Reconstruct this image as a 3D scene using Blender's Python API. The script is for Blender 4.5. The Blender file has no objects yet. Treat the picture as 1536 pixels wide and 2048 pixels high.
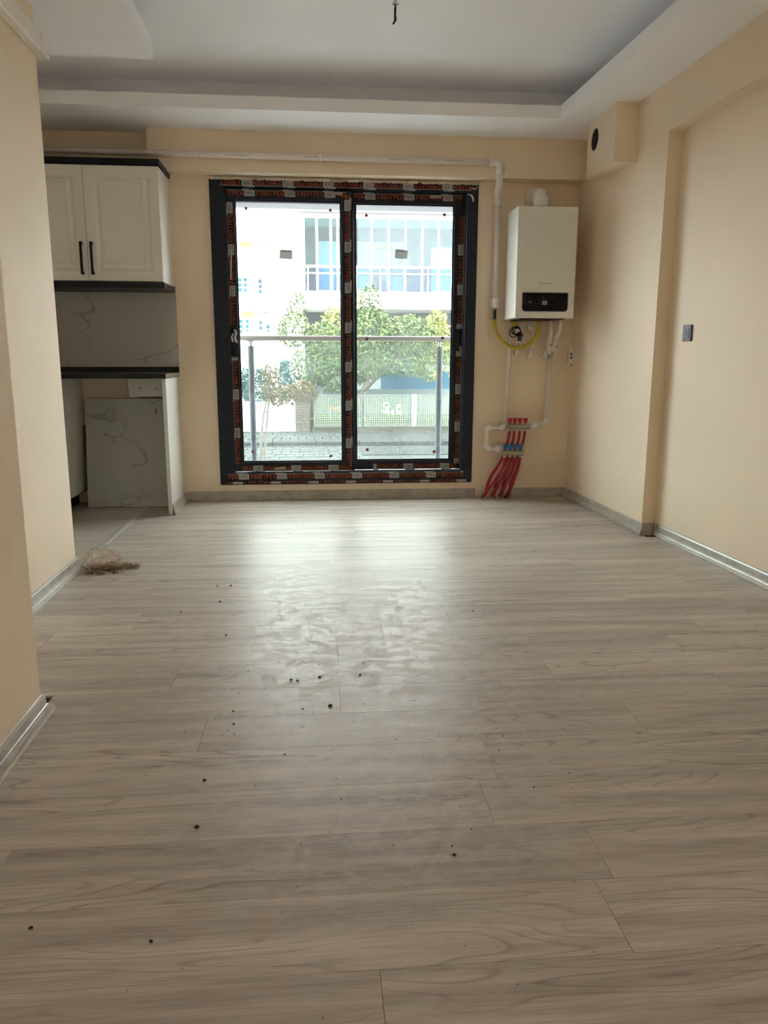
import bpy, bmesh, math, random
from mathutils import Vector, Matrix, noise

random.seed(7)
S = bpy.context.scene
COL = S.collection
PI = math.pi

# ------------------------------------------------------------------ camera
cam_data = bpy.data.cameras.new('camera')
cam_data.sensor_fit = 'VERTICAL'
cam_data.sensor_height = 36.0
cam_data.lens = 1538.0 / 2048.0 * 36.0
cam_data.clip_end = 300
cam = bpy.data.objects.new('camera', cam_data)
COL.objects.link(cam)
rot = Matrix(((0.99614887, 0.01472264, -0.08643301),
              (-0.08764154, 0.19560575, -0.97675859),
              (0.00252633, 0.98057210, 0.19614276)))
# camera looks along its -Z: third column above is already +Z of the camera
cam.matrix_world = Matrix.Translation((0, 0, 1.0)) @ rot.to_4x4()
S.camera = cam

# ------------------------------------------------------------------ daylight
SKY = 8.5
world = bpy.data.worlds.new('hazy_sky')
S.world = world
world.use_nodes = True
bgn = world.node_tree.nodes['Background']
bgn.inputs['Color'].default_value = (0.945, 0.955, 1.0, 1)
bgn.inputs['Strength'].default_value = SKY
sun_d = bpy.data.lights.new('sun', 'SUN')
sun_d.energy = 9.0
sun_d.angle = math.radians(0.6)
sun_d.color = (1.0, 0.95, 0.86)
sun = bpy.data.objects.new('sun', sun_d)
sun.rotation_euler = (math.radians(50), 0, math.radians(-18))
sun.location = (0, -4, 12)
COL.objects.link(sun)

S.view_settings.view_transform = 'Standard'
S.view_settings.look = 'None'
S.view_settings.exposure = 1.20
S.view_settings.gamma = 1.0
S.view_settings.use_curve_mapping = False
S.cycles.use_denoising = True
S.cycles.max_bounces = 14
S.cycles.diffuse_bounces = 9
S.cycles.glossy_bounces = 4
S.cycles.transmission_bounces = 8
S.cycles.transparent_max_bounces = 16
S.cycles.sample_clamp_indirect = 12.0
S.cycles.caustics_reflective = False
S.cycles.caustics_refractive = False

# ------------------------------------------------------------------ materials
def new_mat(name):
    m = bpy.data.materials.new(name)
    m.use_nodes = True
    nt = m.node_tree
    return m, nt, nt.nodes['Principled BSDF']

def mat(name, col, rough=0.6, metal=0.0, var=0.05, scale=8.0, bump=0.0, bscale=60.0, spec=0.5, emit=None):
    m, nt, b = new_mat(name)
    N, L = nt.nodes, nt.links
    b.inputs['Roughness'].default_value = rough
    b.inputs['Metallic'].default_value = metal
    b.inputs['Specular IOR Level'].default_value = spec
    tc = N.new('ShaderNodeTexCoord')
    nz = N.new('ShaderNodeTexNoise')
    nz.inputs['Scale'].default_value = scale
    nz.inputs['Detail'].default_value = 4
    L.new(tc.outputs['Object'], nz.inputs['Vector'])
    r = N.new('ShaderNodeValToRGB')
    r.color_ramp.elements[0].position = 0.3
    r.color_ramp.elements[1].position = 0.7
    r.color_ramp.elements[0].color = (*[max(0, c * (1 - var)) for c in col], 1)
    r.color_ramp.elements[1].color = (*[min(1, c * (1 + var)) for c in col], 1)
    L.new(nz.outputs['Fac'], r.inputs['Fac'])
    L.new(r.outputs['Color'], b.inputs['Base Color'])
    if bump:
        n2 = N.new('ShaderNodeTexNoise')
        n2.inputs['Scale'].default_value = bscale
        n2.inputs['Detail'].default_value = 3
        L.new(tc.outputs['Object'], n2.inputs['Vector'])
        bp = N.new('ShaderNodeBump')
        bp.inputs['Strength'].default_value = bump
        bp.inputs['Distance'].default_value = 0.004
        L.new(n2.outputs['Fac'], bp.inputs['Height'])
        L.new(bp.outputs['Normal'], b.inputs['Normal'])
    if emit:
        b.inputs['Emission Color'].default_value = (*emit[:3], 1)
        b.inputs['Emission Strength'].default_value = emit[3]
    return m

def wall_mat(name, col, stain=0.06):
    """matt paint with roller relief and faint hand marks"""
    m, nt, b = new_mat(name)
    N, L = nt.nodes, nt.links
    g = N.new('ShaderNodeNewGeometry')
    n1 = N.new('ShaderNodeTexNoise'); n1.inputs['Scale'].default_value = 1.7; n1.inputs['Detail'].default_value = 6
    n2 = N.new('ShaderNodeTexNoise'); n2.inputs['Scale'].default_value = 140; n2.inputs['Detail'].default_value = 2
    L.new(g.outputs['Position'], n1.inputs['Vector'])
    L.new(g.outputs['Position'], n2.inputs['Vector'])
    r = N.new('ShaderNodeValToRGB')
    r.color_ramp.elements[0].position = 0.25
    r.color_ramp.elements[1].position = 0.6
    r.color_ramp.elements[0].color = (*[c * (1 - stain) for c in col], 1)
    r.color_ramp.elements[1].color = (*col, 1)
    L.new(n1.outputs['Fac'], r.inputs['Fac'])
    L.new(r.outputs['Color'], b.inputs['Base Color'])
    b.inputs['Roughness'].default_value = 0.62
    b.inputs['Specular IOR Level'].default_value = 0.3
    bp = N.new('ShaderNodeBump')
    bp.inputs['Strength'].default_value = 0.12
    bp.inputs['Distance'].default_value = 0.002
    L.new(n2.outputs['Fac'], bp.inputs['Height'])
    L.new(bp.outputs['Normal'], b.inputs['Normal'])
    return m

def laminate_mat():
    """pale grey-brown oak print: long grain, cathedral figures, dusty wear in world space"""
    m, nt, b = new_mat('oak_laminate')
    N, L = nt.nodes, nt.links
    tc = N.new('ShaderNodeTexCoord')
    oi = N.new('ShaderNodeObjectInfo')
    geo = N.new('ShaderNodeNewGeometry')
    mul = N.new('ShaderNodeMath'); mul.operation = 'MULTIPLY'; mul.inputs[1].default_value = 57.0
    L.new(oi.outputs['Random'], mul.inputs[0])
    off = N.new('ShaderNodeCombineXYZ')
    L.new(mul.outputs[0], off.inputs[0]); L.new(mul.outputs[0], off.inputs[2])
    add = N.new('ShaderNodeVectorMath'); add.operation = 'ADD'
    L.new(tc.outputs['Object'], add.inputs[0]); L.new(off.outputs[0], add.inputs[1])
    def mapped(sx, sy, sz=1.0):
        mp = N.new('ShaderNodeMapping'); mp.inputs['Scale'].default_value = (sx, sy, sz)
        L.new(add.outputs[0], mp.inputs['Vector'])
        return mp.outputs[0]
    # cathedral rings
    n0 = N.new('ShaderNodeTexNoise'); n0.inputs['Scale'].default_value = 1.0; n0.inputs['Detail'].default_value = 1.5
    n0.inputs['Roughness'].default_value = 0.4
    L.new(mapped(1.5, 10.0), n0.inputs['Vector'])
    m0 = N.new('ShaderNodeMath'); m0.operation = 'MULTIPLY'; m0.inputs[1].default_value = 15.0
    L.new(n0.outputs['Fac'], m0.inputs[0])
    fr = N.new('ShaderNodeMath'); fr.operation = 'FRACT'; L.new(m0.outputs[0], fr.inputs[0])
    rr = N.new('ShaderNodeValToRGB')
    e = rr.color_ramp.elements
    e[0].position = 0.0; e[0].color = (1, 1, 1, 1)
    e[1].position = 1.0; e[1].color = (1, 1, 1, 1)
    x = rr.color_ramp.elements.new(0.40); x.color = (0.85, 0.85, 0.85, 1)
    x = rr.color_ramp.elements.new(0.55); x.color = (0.0, 0.0, 0.0, 1)
    x = rr.color_ramp.elements.new(0.66); x.color = (1.0, 1.0, 1.0, 1)
    L.new(fr.outputs[0], rr.inputs['Fac'])
    # where figures show
    nm = N.new('ShaderNodeTexNoise'); nm.inputs['Scale'].default_value = 1.0; nm.inputs['Detail'].default_value = 2
    L.new(mapped(1.2, 9.0), nm.inputs['Vector'])
    mr = N.new('ShaderNodeMapRange'); mr.inputs[1].default_value = 0.45; mr.inputs[2].default_value = 0.62
    L.new(nm.outputs['Fac'], mr.inputs[0])
    # long streaks
    n1 = N.new('ShaderNodeTexNoise'); n1.inputs['Scale'].default_value = 1.0; n1.inputs['Detail'].default_value = 5
    L.new(mapped(1.3, 20.0), n1.inputs['Vector'])
    n2 = N.new('ShaderNodeTexNoise'); n2.inputs['Scale'].default_value = 1.0; n2.inputs['Detail'].default_value = 4
    L.new(mapped(9.0, 210.0), n2.inputs['Vector'])
    c1 = N.new('ShaderNodeValToRGB')
    c1.color_ramp.elements[0].position = 0.30; c1.color_ramp.elements[0].color = (0.37, 0.322, 0.270, 1)
    c1.color_ramp.elements[1].position = 0.72; c1.color_ramp.elements[1].color = (0.58, 0.515, 0.44, 1)
    L.new(n1.outputs['Fac'], c1.inputs['Fac'])
    c2 = N.new('ShaderNodeMixRGB'); c2.blend_type = 'MULTIPLY'; c2.inputs['Fac'].default_value = 0.5
    r2 = N.new('ShaderNodeValToRGB')
    r2.color_ramp.elements[0].position = 0.3; r2.color_ramp.elements[0].color = (0.62, 0.6, 0.58, 1)
    r2.color_ramp.elements[1].position = 0.6; r2.color_ramp.elements[1].color = (1, 1, 1, 1)
    L.new(n2.outputs['Fac'], r2.inputs['Fac'])
    L.new(c1.outputs['Color'], c2.inputs['Color1']); L.new(r2.outputs['Color'], c2.inputs['Color2'])
    c3 = N.new('ShaderNodeMixRGB'); c3.blend_type = 'MULTIPLY'
    rc = N.new('ShaderNodeMixRGB'); rc.inputs['Color1'].default_value = (0.66, 0.62, 0.58, 1); rc.inputs['Color2'].default_value = (1.08, 1.08, 1.08, 1)
    L.new(rr.outputs['Color'], rc.inputs['Fac'])
    fm = N.new('ShaderNodeMath'); fm.operation = 'MULTIPLY'; fm.inputs[1].default_value = 0.85
    L.new(mr.outputs[0], fm.inputs[0])
    L.new(fm.outputs[0], c3.inputs['Fac'])
    L.new(c2.outputs['Color'], c3.inputs['Color1']); L.new(rc.outputs['Color'], c3.inputs['Color2'])
    # plank to plank tone
    c4 = N.new('ShaderNodeHueSaturation')
    vr = N.new('ShaderNodeMapRange'); vr.inputs[3].default_value = 0.92; vr.inputs[4].default_value = 1.07
    L.new(oi.outputs['Random'], vr.inputs[0]); L.new(vr.outputs[0], c4.inputs['Value'])
    L.new(c3.outputs['Color'], c4.inputs['Color'])
    # dust: a trodden patch in front of the window and thin dust elsewhere
    def pos(sx, sy):
        mp = N.new('ShaderNodeMapping'); mp.inputs['Scale'].default_value = (sx, sy, 1)
        L.new(geo.outputs['Position'], mp.inputs['Vector']); return mp.outputs[0]
    d1 = N.new('ShaderNodeTexNoise'); d1.inputs['Scale'].default_value = 1.0; d1.inputs['Detail'].default_value = 9
    d1.inputs['Roughness'].default_value = 0.72; d1.inputs['Distortion'].default_value = 0.7
    L.new(pos(15.0, 19.0), d1.inputs['Vector'])
    sub = N.new('ShaderNodeVectorMath'); sub.operation = 'SUBTRACT'; sub.inputs[1].default_value = (0.18, 2.75, 0)
    L.new(geo.outputs['Position'], sub.inputs[0])
    scl = N.new('ShaderNodeVectorMath'); scl.operation = 'MULTIPLY'; scl.inputs[1].default_value = (1.55, 0.62, 0)
    L.new(sub.outputs[0], scl.inputs[0])
    ln = N.new('ShaderNodeVectorMath'); ln.operation = 'LENGTH'; L.new(scl.outputs[0], ln.inputs[0])
    rg = N.new('ShaderNodeMapRange'); rg.inputs[1].default_value = 0.25; rg.inputs[2].default_value = 1.15
    rg.inputs[3].default_value = 1.0; rg.inputs[4].default_value = 0.12
    L.new(ln.outputs['Value'], rg.inputs[0])
    dr = N.new('ShaderNodeMapRange'); dr.inputs[1].default_value = 0.46; dr.inputs[2].default_value = 0.60
    L.new(d1.outputs['Fac'], dr.inputs[0])
    dm = N.new('ShaderNodeMath'); dm.operation = 'MULTIPLY'
    L.new(rg.outputs[0], dm.inputs[0]); L.new(dr.outputs[0], dm.inputs[1])
    dm2 = N.new('ShaderNodeMath'); dm2.operation = 'MULTIPLY'; dm2.inputs[1].default_value = 0.62
    L.new(dm.outputs[0], dm2.inputs[0])
    c5 = N.new('ShaderNodeMixRGB'); c5.inputs['Color2'].default_value = (0.60, 0.585, 0.56, 1)
    L.new(dm2.outputs[0], c5.inputs['Fac']); L.new(c4.outputs['Color'], c5.inputs['Color1'])
    # brownish scuffs
    d2 = N.new('ShaderNodeTexNoise'); d2.inputs['Scale'].default_value = 1.0; d2.inputs['Detail'].default_value = 8
    d2.inputs['Roughness'].default_value = 0.75
    L.new(pos(2.6, 3.8), d2.inputs['Vector'])
    sr = N.new('ShaderNodeMapRange'); sr.inputs[1].default_value = 0.60; sr.inputs[2].default_value = 0.74; sr.inputs[4].default_value = 0.40
    L.new(d2.outputs['Fac'], sr.inputs[0])
    sm = N.new('ShaderNodeMath'); sm.operation = 'MULTIPLY'
    L.new(sr.outputs[0], sm.inputs[0]); L.new(rg.outputs[0], sm.inputs[1])
    c6 = N.new('ShaderNodeMixRGB'); c6.inputs['Color2'].default_value = (0.22, 0.17, 0.12, 1)
    L.new(sm.outputs[0], c6.inputs['Fac']); L.new(c5.outputs['Color'], c6.inputs['Color1'])
    L.new(c6.outputs['Color'], b.inputs['Base Color'])
    ro = N.new('ShaderNodeMapRange'); ro.inputs[1].default_value = 0.0; ro.inputs[2].default_value = 1.0
    ro.inputs[3].default_value = 0.34; ro.inputs[4].default_value = 0.58
    L.new(dm.outputs[0], ro.inputs[0]); L.new(ro.outputs[0], b.inputs['Roughness'])
    b.inputs['Specular IOR Level'].default_value = 0.06
    bp = N.new('ShaderNodeBump'); bp.inputs['Strength'].default_value = 0.10; bp.inputs['Distance'].default_value = 0.0015
    L.new(n2.outputs['Fac'], bp.inputs['Height']); L.new(bp.outputs['Normal'], b.inputs['Normal'])
    return m

def marble_mat(name, base, vein, scale=1.3, width=0.02):
    m, nt, b = new_mat(name)
    N, L = nt.nodes, nt.links
    tc = N.new('ShaderNodeTexCoord')
    mp = N.new('ShaderNodeMapping'); mp.inputs['Rotation'].default_value = (0, 0.65, 0.2); mp.inputs['Scale'].default_value = (1.0, 1.0, 1.9)
    L.new(tc.outputs['Object'], mp.inputs['Vector'])
    n = N.new('ShaderNodeTexNoise'); n.inputs['Scale'].default_value = scale; n.inputs['Detail'].default_value = 7; n.inputs['Roughness'].default_value = 0.55
    n.inputs['Distortion'].default_value = 0.3
    L.new(mp.outputs[0], n.inputs['Vector'])
    s = N.new('ShaderNodeMath'); s.operation = 'SUBTRACT'; s.inputs[1].default_value = 0.47; L.new(n.outputs['Fac'], s.inputs[0])
    a = N.new('ShaderNodeMath'); a.operation = 'ABSOLUTE'; L.new(s.outputs[0], a.inputs[0])
    r = N.new('ShaderNodeValToRGB')
    r.color_ramp.elements[0].position = 0.0; r.color_ramp.elements[0].color = (*vein, 1)
    r.color_ramp.elements[1].position = width; r.color_ramp.elements[1].color = (*base, 1)
    mk_ = N.new('ShaderNodeTexNoise'); mk_.inputs['Scale'].default_value = 1.8; mk_.inputs['Detail'].default_value = 2
    L.new(tc.outputs['Object'], mk_.inputs['Vector'])
    mr_ = N.new('ShaderNodeMapRange'); mr_.inputs[1].default_value = 0.56; mr_.inputs[2].default_value = 0.44
    mr_.inputs[3].default_value = 0.0; mr_.inputs[4].default_value = width * 0.9
    L.new(mk_.outputs['Fac'], mr_.inputs[0])
    ad_ = N.new('ShaderNodeMath'); ad_.operation = 'ADD'
    L.new(a.outputs[0], ad_.inputs[0]); L.new(mr_.outputs[0], ad_.inputs[1])
    L.new(ad_.outputs[0], r.inputs['Fac'])
    L.new(r.outputs['Color'], b.inputs['Base Color'])
    b.inputs['Roughness'].default_value = 0.18
    return m

def glass_mat(name, tint=(0.95, 0.98, 0.97), dust=0.04, refl=0.35):
    m = bpy.data.materials.new(name); m.use_nodes = True
    nt = m.node_tree; N, L = nt.nodes, nt.links
    for n in list(N): N.remove(n)
    out = N.new('ShaderNodeOutputMaterial')
    tr = N.new('ShaderNodeBsdfTransparent'); tr.inputs['Color'].default_value = (*tint, 1)
    gl = N.new('ShaderNodeBsdfGlossy'); gl.inputs['Roughness'].default_value = 0.02
    fr = N.new('ShaderNodeFresnel'); fr.inputs['IOR'].default_value = 1.45
    fm = N.new('ShaderNodeMath'); fm.operation = 'MULTIPLY'; fm.inputs[1].default_value = refl
    L.new(fr.outputs[0], fm.inputs[0])
    mx = N.new('ShaderNodeMixShader'); L.new(fm.outputs[0], mx.inputs[0]); L.new(tr.outputs[0], mx.inputs[1]); L.new(gl.outputs[0], mx.inputs[2])
    di = N.new('ShaderNodeBsdfTranslucent'); di.inputs['Color'].default_value = (0.9, 0.9, 0.88, 1)
    g = N.new('ShaderNodeNewGeometry')
    nz = N.new('ShaderNodeTexNoise'); nz.inputs['Scale'].default_value = 3.0; nz.inputs['Detail'].default_value = 6
    L.new(g.outputs['Position'], nz.inputs['Vector'])
    mr = N.new('ShaderNodeMapRange'); mr.inputs[1].default_value = 0.3; mr.inputs[2].default_value = 0.8
    mr.inputs[3].default_value = dust * 0.6; mr.inputs[4].default_value = dust * 1.6
    L.new(nz.outputs['Fac'], mr.inputs[0])
    mx2 = N.new('ShaderNodeMixShader'); L.new(mr.outputs[0], mx2.inputs[0]); L.new(mx.outputs[0], mx2.inputs[1]); L.new(di.outputs[0], mx2.inputs[2])
    L.new(mx2.outputs[0], out.inputs['Surface'])
    return m

M = {}
M['cream'] = wall_mat('cream_wall_paint', (0.84, 0.71, 0.54))
M['white_ceiling'] = wall_mat('white_ceiling_paint', (0.90, 0.905, 0.935), 0.03)
M['laminate'] = laminate_mat()
M['subfloor'] = mat('subfloor_dark', (0.05, 0.04, 0.03), 0.9)
M['skirting'] = mat('grey_wood_skirting', (0.40, 0.365, 0.31), 0.28, var=0.18, scale=14, spec=0.6)
M['skirting_pale'] = mat('pale_skirting_ledge', (0.66, 0.63, 0.56), 0.25, var=0.08, spec=0.6)
M['kitchen_tile'] = mat('beige_floor_tile', (0.47, 0.42, 0.36), 0.4, var=0.1, scale=3)
M['grout'] = mat('grey_grout', (0.25, 0.22, 0.19), 0.9)
M['anthracite'] = mat('anthracite_frame', (0.016, 0.020, 0.032), 0.42, var=0.2, spec=0.22)
M['film_black'] = mat('black_printed_film', (0.010, 0.008, 0.008), 0.4, var=0.3, spec=0.2)
M['film_orange'] = mat('orange_print', (0.40, 0.075, 0.025), 0.5, var=0.15, scale=30)
M['film_grey'] = mat('grey_print', (0.33, 0.335, 0.34), 0.4, var=0.1)
M['film_curl'] = mat('torn_clear_film', (0.62, 0.60, 0.57), 0.2, var=0.1)
M['print_dark'] = mat('dark_print', (0.02, 0.022, 0.035), 0.5)
M['glass'] = glass_mat('window_glass', dust=0.010)
M['rail_glass'] = glass_mat('railing_glass', tint=(0.84, 0.90, 0.88), dust=0.010)
M['far_glass'] = glass_mat('far_glazing', tint=(0.50, 0.66, 0.68), dust=0.01, refl=1.0)
M['far_glass_blue'] = glass_mat('blue_far_glazing', tint=(0.18, 0.42, 0.62), dust=0.01, refl=1.0)
M['cab_white'] = mat('white_lacquer', (0.74, 0.72, 0.67), 0.35, var=0.02)
M['cab_edge'] = mat('white_panel_edge', (0.78, 0.76, 0.72), 0.4, var=0.02)
M['black_trim'] = mat('black_laminate_edge', (0.010, 0.011, 0.016), 0.4, var=0.2, spec=0.25)
M['black_metal'] = mat('black_metal', (0.006, 0.006, 0.008), 0.4, spec=0.25)
M['marble'] = marble_mat('white_marble_slab', (0.40, 0.39, 0.355), (0.24, 0.22, 0.19), 0.8, 0.010)
M['marble2'] = marble_mat('leaning_marble_tile', (0.38, 0.385, 0.34), (0.23, 0.21, 0.17), 1.0, 0.013)
M['white_plastic'] = mat('white_plastic', (0.80, 0.75, 0.69), 0.35, var=0.04)
M['pvc'] = mat('white_pipe', (0.80, 0.73, 0.67), 0.38, var=0.05)
M['boiler_white'] = mat('boiler_enamel', (0.76, 0.75, 0.69), 0.22, var=0.01)
M['boiler_black'] = mat('gloss_black_panel', (0.003, 0.003, 0.004), 0.25, spec=0.12)
M['chrome'] = mat('grey_chrome_trim', (0.35, 0.35, 0.34), 0.25, metal=0.8)
M['display'] = mat('grey_display', (0.20, 0.22, 0.19), 0.3)
M['yellow_hose'] = mat('yellow_rubber', (0.56, 0.44, 0.02), 0.4, var=0.1)
M['steel'] = mat('brushed_steel', (0.42, 0.40, 0.36), 0.3, metal=0.9, var=0.1)
M['brass'] = mat('nickel_brass', (0.40, 0.35, 0.26), 0.35, metal=0.6, var=0.15)
M['red'] = mat('red_plastic', (0.42, 0.012, 0.022), 0.4, var=0.15, scale=20)
M['red_pipe'] = mat('red_pex', (0.36, 0.010, 0.025), 0.38, var=0.2, scale=25)
M['blue'] = mat('blue_plastic', (0.01, 0.13, 0.36), 0.4)
M['copper'] = mat('aged_pale_metal', (0.5, 0.42, 0.36), 0.35, metal=0.7)
M['socket_grey'] = mat('anthracite_socket', (0.065, 0.065, 0.072), 0.4, spec=0.3)
M['socket_dark'] = mat('socket_cavity', (0.006, 0.006, 0.006), 0.5)
M['wire_beige'] = mat('beige_wire', (0.36, 0.30, 0.22), 0.5)
M['tape_black'] = mat('black_tape', (0.01, 0.009, 0.010), 0.4)
M['straw'] = mat('brown_shavings', (0.30, 0.19, 0.10), 0.7, var=0.5, scale=40)
M['crumb'] = mat('dark_crumbs', (0.035, 0.025, 0.018), 0.9)
M['wood_brown'] = mat('brown_board', (0.10, 0.055, 0.03), 0.6, var=0.2)
M['strip'] = mat('matt_aluminium_strip', (0.52, 0.50, 0.46), 0.35, metal=0.25)
M['dark_hole'] = mat('duct_inside', (0.03, 0.03, 0.03), 0.5)
M['foil'] = mat('duct_foil', (0.30, 0.30, 0.29), 0.3, metal=0.8, bump=0.6, bscale=60)
M['orange_sticker'] = mat('rust_sticker', (0.30, 0.06, 0.03), 0.5)
M['grey_sticker'] = mat('grey_label', (0.58, 0.59, 0.59), 0.6)
M['rail_metal'] = mat('pale_rail', (0.55, 0.50, 0.42), 0.5, spec=0.1)
M['post_film'] = mat('grey_film_wrap', (0.20, 0.215, 0.24), 0.5, spec=0.1, var=0.12, scale=30)
# outdoors
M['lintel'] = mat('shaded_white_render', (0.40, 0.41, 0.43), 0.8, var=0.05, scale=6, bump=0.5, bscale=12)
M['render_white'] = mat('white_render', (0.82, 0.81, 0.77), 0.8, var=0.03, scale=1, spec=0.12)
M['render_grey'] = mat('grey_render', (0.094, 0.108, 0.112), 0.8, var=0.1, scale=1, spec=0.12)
M['white_alu'] = mat('white_aluminium', (0.82, 0.82, 0.80), 0.4, spec=0.12)
M['asphalt'] = mat('pale_paving', (0.030, 0.031, 0.029), 0.85, var=0.15, scale=1.2, spec=0.12)
M['paver'] = mat('grey_pavers', (0.038, 0.040, 0.037), 0.85, var=0.2, scale=1.5, spec=0.12)
M['kerb'] = mat('grey_kerb', (0.021, 0.022, 0.020), 0.85, spec=0.12)
M['stone'] = mat('buff_wall_stone', (0.065, 0.053, 0.040), 0.85, var=0.15, scale=2, spec=0.12)
M['low_wall'] = mat('buff_low_wall', (0.050, 0.045, 0.032), 0.85, var=0.12, scale=1, spec=0.12)
M['fence'] = mat('grey_green_mesh', (0.036, 0.050, 0.040), 0.5, spec=0.12)
M['mesh_pale'] = mat('pale_green_wire', (0.14, 0.155, 0.11), 0.6, spec=0.1)
M['bounce_concrete'] = mat('bounce_concrete', (0.19, 0.19, 0.19), 0.85, var=0.08, scale=1)
M['fence_rail'] = mat('pale_fence_paint', (0.10, 0.105, 0.10), 0.6, spec=0.1)
M['hedge'] = mat('teal_hedge_leaves', (0.050, 0.101, 0.086), 0.7, var=0.4, scale=6, spec=0.12)
M['soil'] = mat('garden_ground', (0.035, 0.045, 0.020), 0.9, var=0.2, spec=0.12)
M['bark'] = mat('grey_bark', (0.086, 0.072, 0.058), 0.9, var=0.25, scale=10, spec=0.12)
M['sap_bark'] = mat('pale_sapling_bark', (0.122, 0.101, 0.086), 0.9, var=0.2, scale=10, spec=0.12)
M['tarp'] = mat('blue_tarpaulin', (0.014, 0.072, 0.122), 0.6, var=0.2, scale=2, spec=0.12)
M['shade_blue'] = mat('pale_blue_shutter', (0.008, 0.045, 0.060), 0.6, spec=0.12)
M['limegreen'] = mat('lime_awning', (0.075, 0.082, 0.035), 0.7, spec=0.12)
M['cloth_yellow'] = mat('yellow_cloth', (0.396, 0.302, 0.022), 0.8, spec=0.12)
M['cloth_blue'] = mat('blue_cloth', (0.022, 0.086, 0.238), 0.8, spec=0.12)
M['cloth_tan'] = mat('tan_cloth', (0.274, 0.173, 0.101), 0.8, spec=0.12)
M['cloth_white'] = mat('white_cloth', (0.75, 0.76, 0.78), 0.8, spec=0.12)
M['terracotta'] = mat('orange_bench', (0.324, 0.144, 0.050), 0.7, spec=0.12)

def leaf_mat(name, c1, c2, c3):
    m, nt, b = new_mat(name)
    N, L = nt.nodes, nt.links
    g = N.new('ShaderNodeNewGeometry')
    r = N.new('ShaderNodeValToRGB')
    r.color_ramp.elements[0].color = (*c1, 1); r.color_ramp.elements[1].color = (*c3, 1)
    x = r.color_ramp.elements.new(0.5); x.color = (*c2, 1)
    L.new(g.outputs['Random Per Island'], r.inputs['Fac'])
    L.new(r.outputs['Color'], b.inputs['Base Color'])
    b.inputs['Roughness'].default_value = 0.6
    b.inputs['Specular IOR Level'].default_value = 0.15
    return m
M['leaf_green'] = leaf_mat('green_leaves', (0.016, 0.038, 0.015), (0.042, 0.072, 0.024), (0.10, 0.125, 0.042))
M['leaf_yellow'] = leaf_mat('yellow_green_leaves', (0.06, 0.09, 0.02), (0.13, 0.15, 0.04), (0.22, 0.20, 0.06))
M['leaf_orange'] = leaf_mat('autumn_leaves', (0.05, 0.045, 0.018), (0.08, 0.055, 0.022), (0.11, 0.075, 0.03))
M['leaf_teal'] = leaf_mat('blue_green_leaves', (0.015, 0.05, 0.05), (0.03, 0.075, 0.07), (0.05, 0.10, 0.09))

def backlit(m, k=0.5):
    nt = m.node_tree; N, L = nt.nodes, nt.links
    b = N['Principled BSDF']; out = N['Material Output']
    t = N.new('ShaderNodeBsdfTranslucent')
    src = b.inputs['Base Color'].links[0].from_socket
    L.new(src, t.inputs['Color'])
    mx = N.new('ShaderNodeMixShader'); mx.inputs[0].default_value = k
    L.new(b.outputs[0], mx.inputs[1]); L.new(t.outputs[0], mx.inputs[2]); L.new(mx.outputs[0], out.inputs['Surface'])
backlit(M['grey_sticker'], 0.25)

def bag_mat():
    m = bpy.data.materials.new('clear_plastic_bag'); m.use_nodes = True
    nt = m.node_tree; N, L = nt.nodes, nt.links
    b = N['Principled BSDF']
    b.inputs['Base Color'].default_value = (0.72, 0.62, 0.52, 1)
    b.inputs['Roughness'].default_value = 0.18
    tr = N.new('ShaderNodeBsdfTransparent')
    lw = N.new('ShaderNodeLayerWeight'); lw.inputs['Blend'].default_value = 0.45
    mr = N.new('ShaderNodeMapRange'); mr.inputs[3].default_value = 0.20; mr.inputs[4].default_value = 0.75
    L.new(lw.outputs['Facing'], mr.inputs[0])
    mx = N.new('ShaderNodeMixShader')
    L.new(mr.outputs[0], mx.inputs[0]); L.new(tr.outputs[0], mx.inputs[1]); L.new(b.outputs[0], mx.inputs[2])
    L.new(mx.outputs[0], N['Material Output'].inputs['Surface'])
    return m
M['bag'] = bag_mat()

# ------------------------------------------------------------------ geometry helpers
WORLD = {}          # world position of each object that parents others

def tag(o, label=None, cat=None, group=None, kind=None):
    if label: o['label'] = label
    if cat: o['category'] = cat
    if group: o['group'] = group
    if kind: o['kind'] = kind
    return o

def thing(name, loc, label=None, cat=None, group=None, kind=None):
    o = bpy.data.objects.new(name, None)
    o.empty_display_size = 0.05
    COL.objects.link(o)
    o.location = loc
    WORLD[o.as_pointer()] = Vector(loc)
    return tag(o, label, cat, group, kind)

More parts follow.
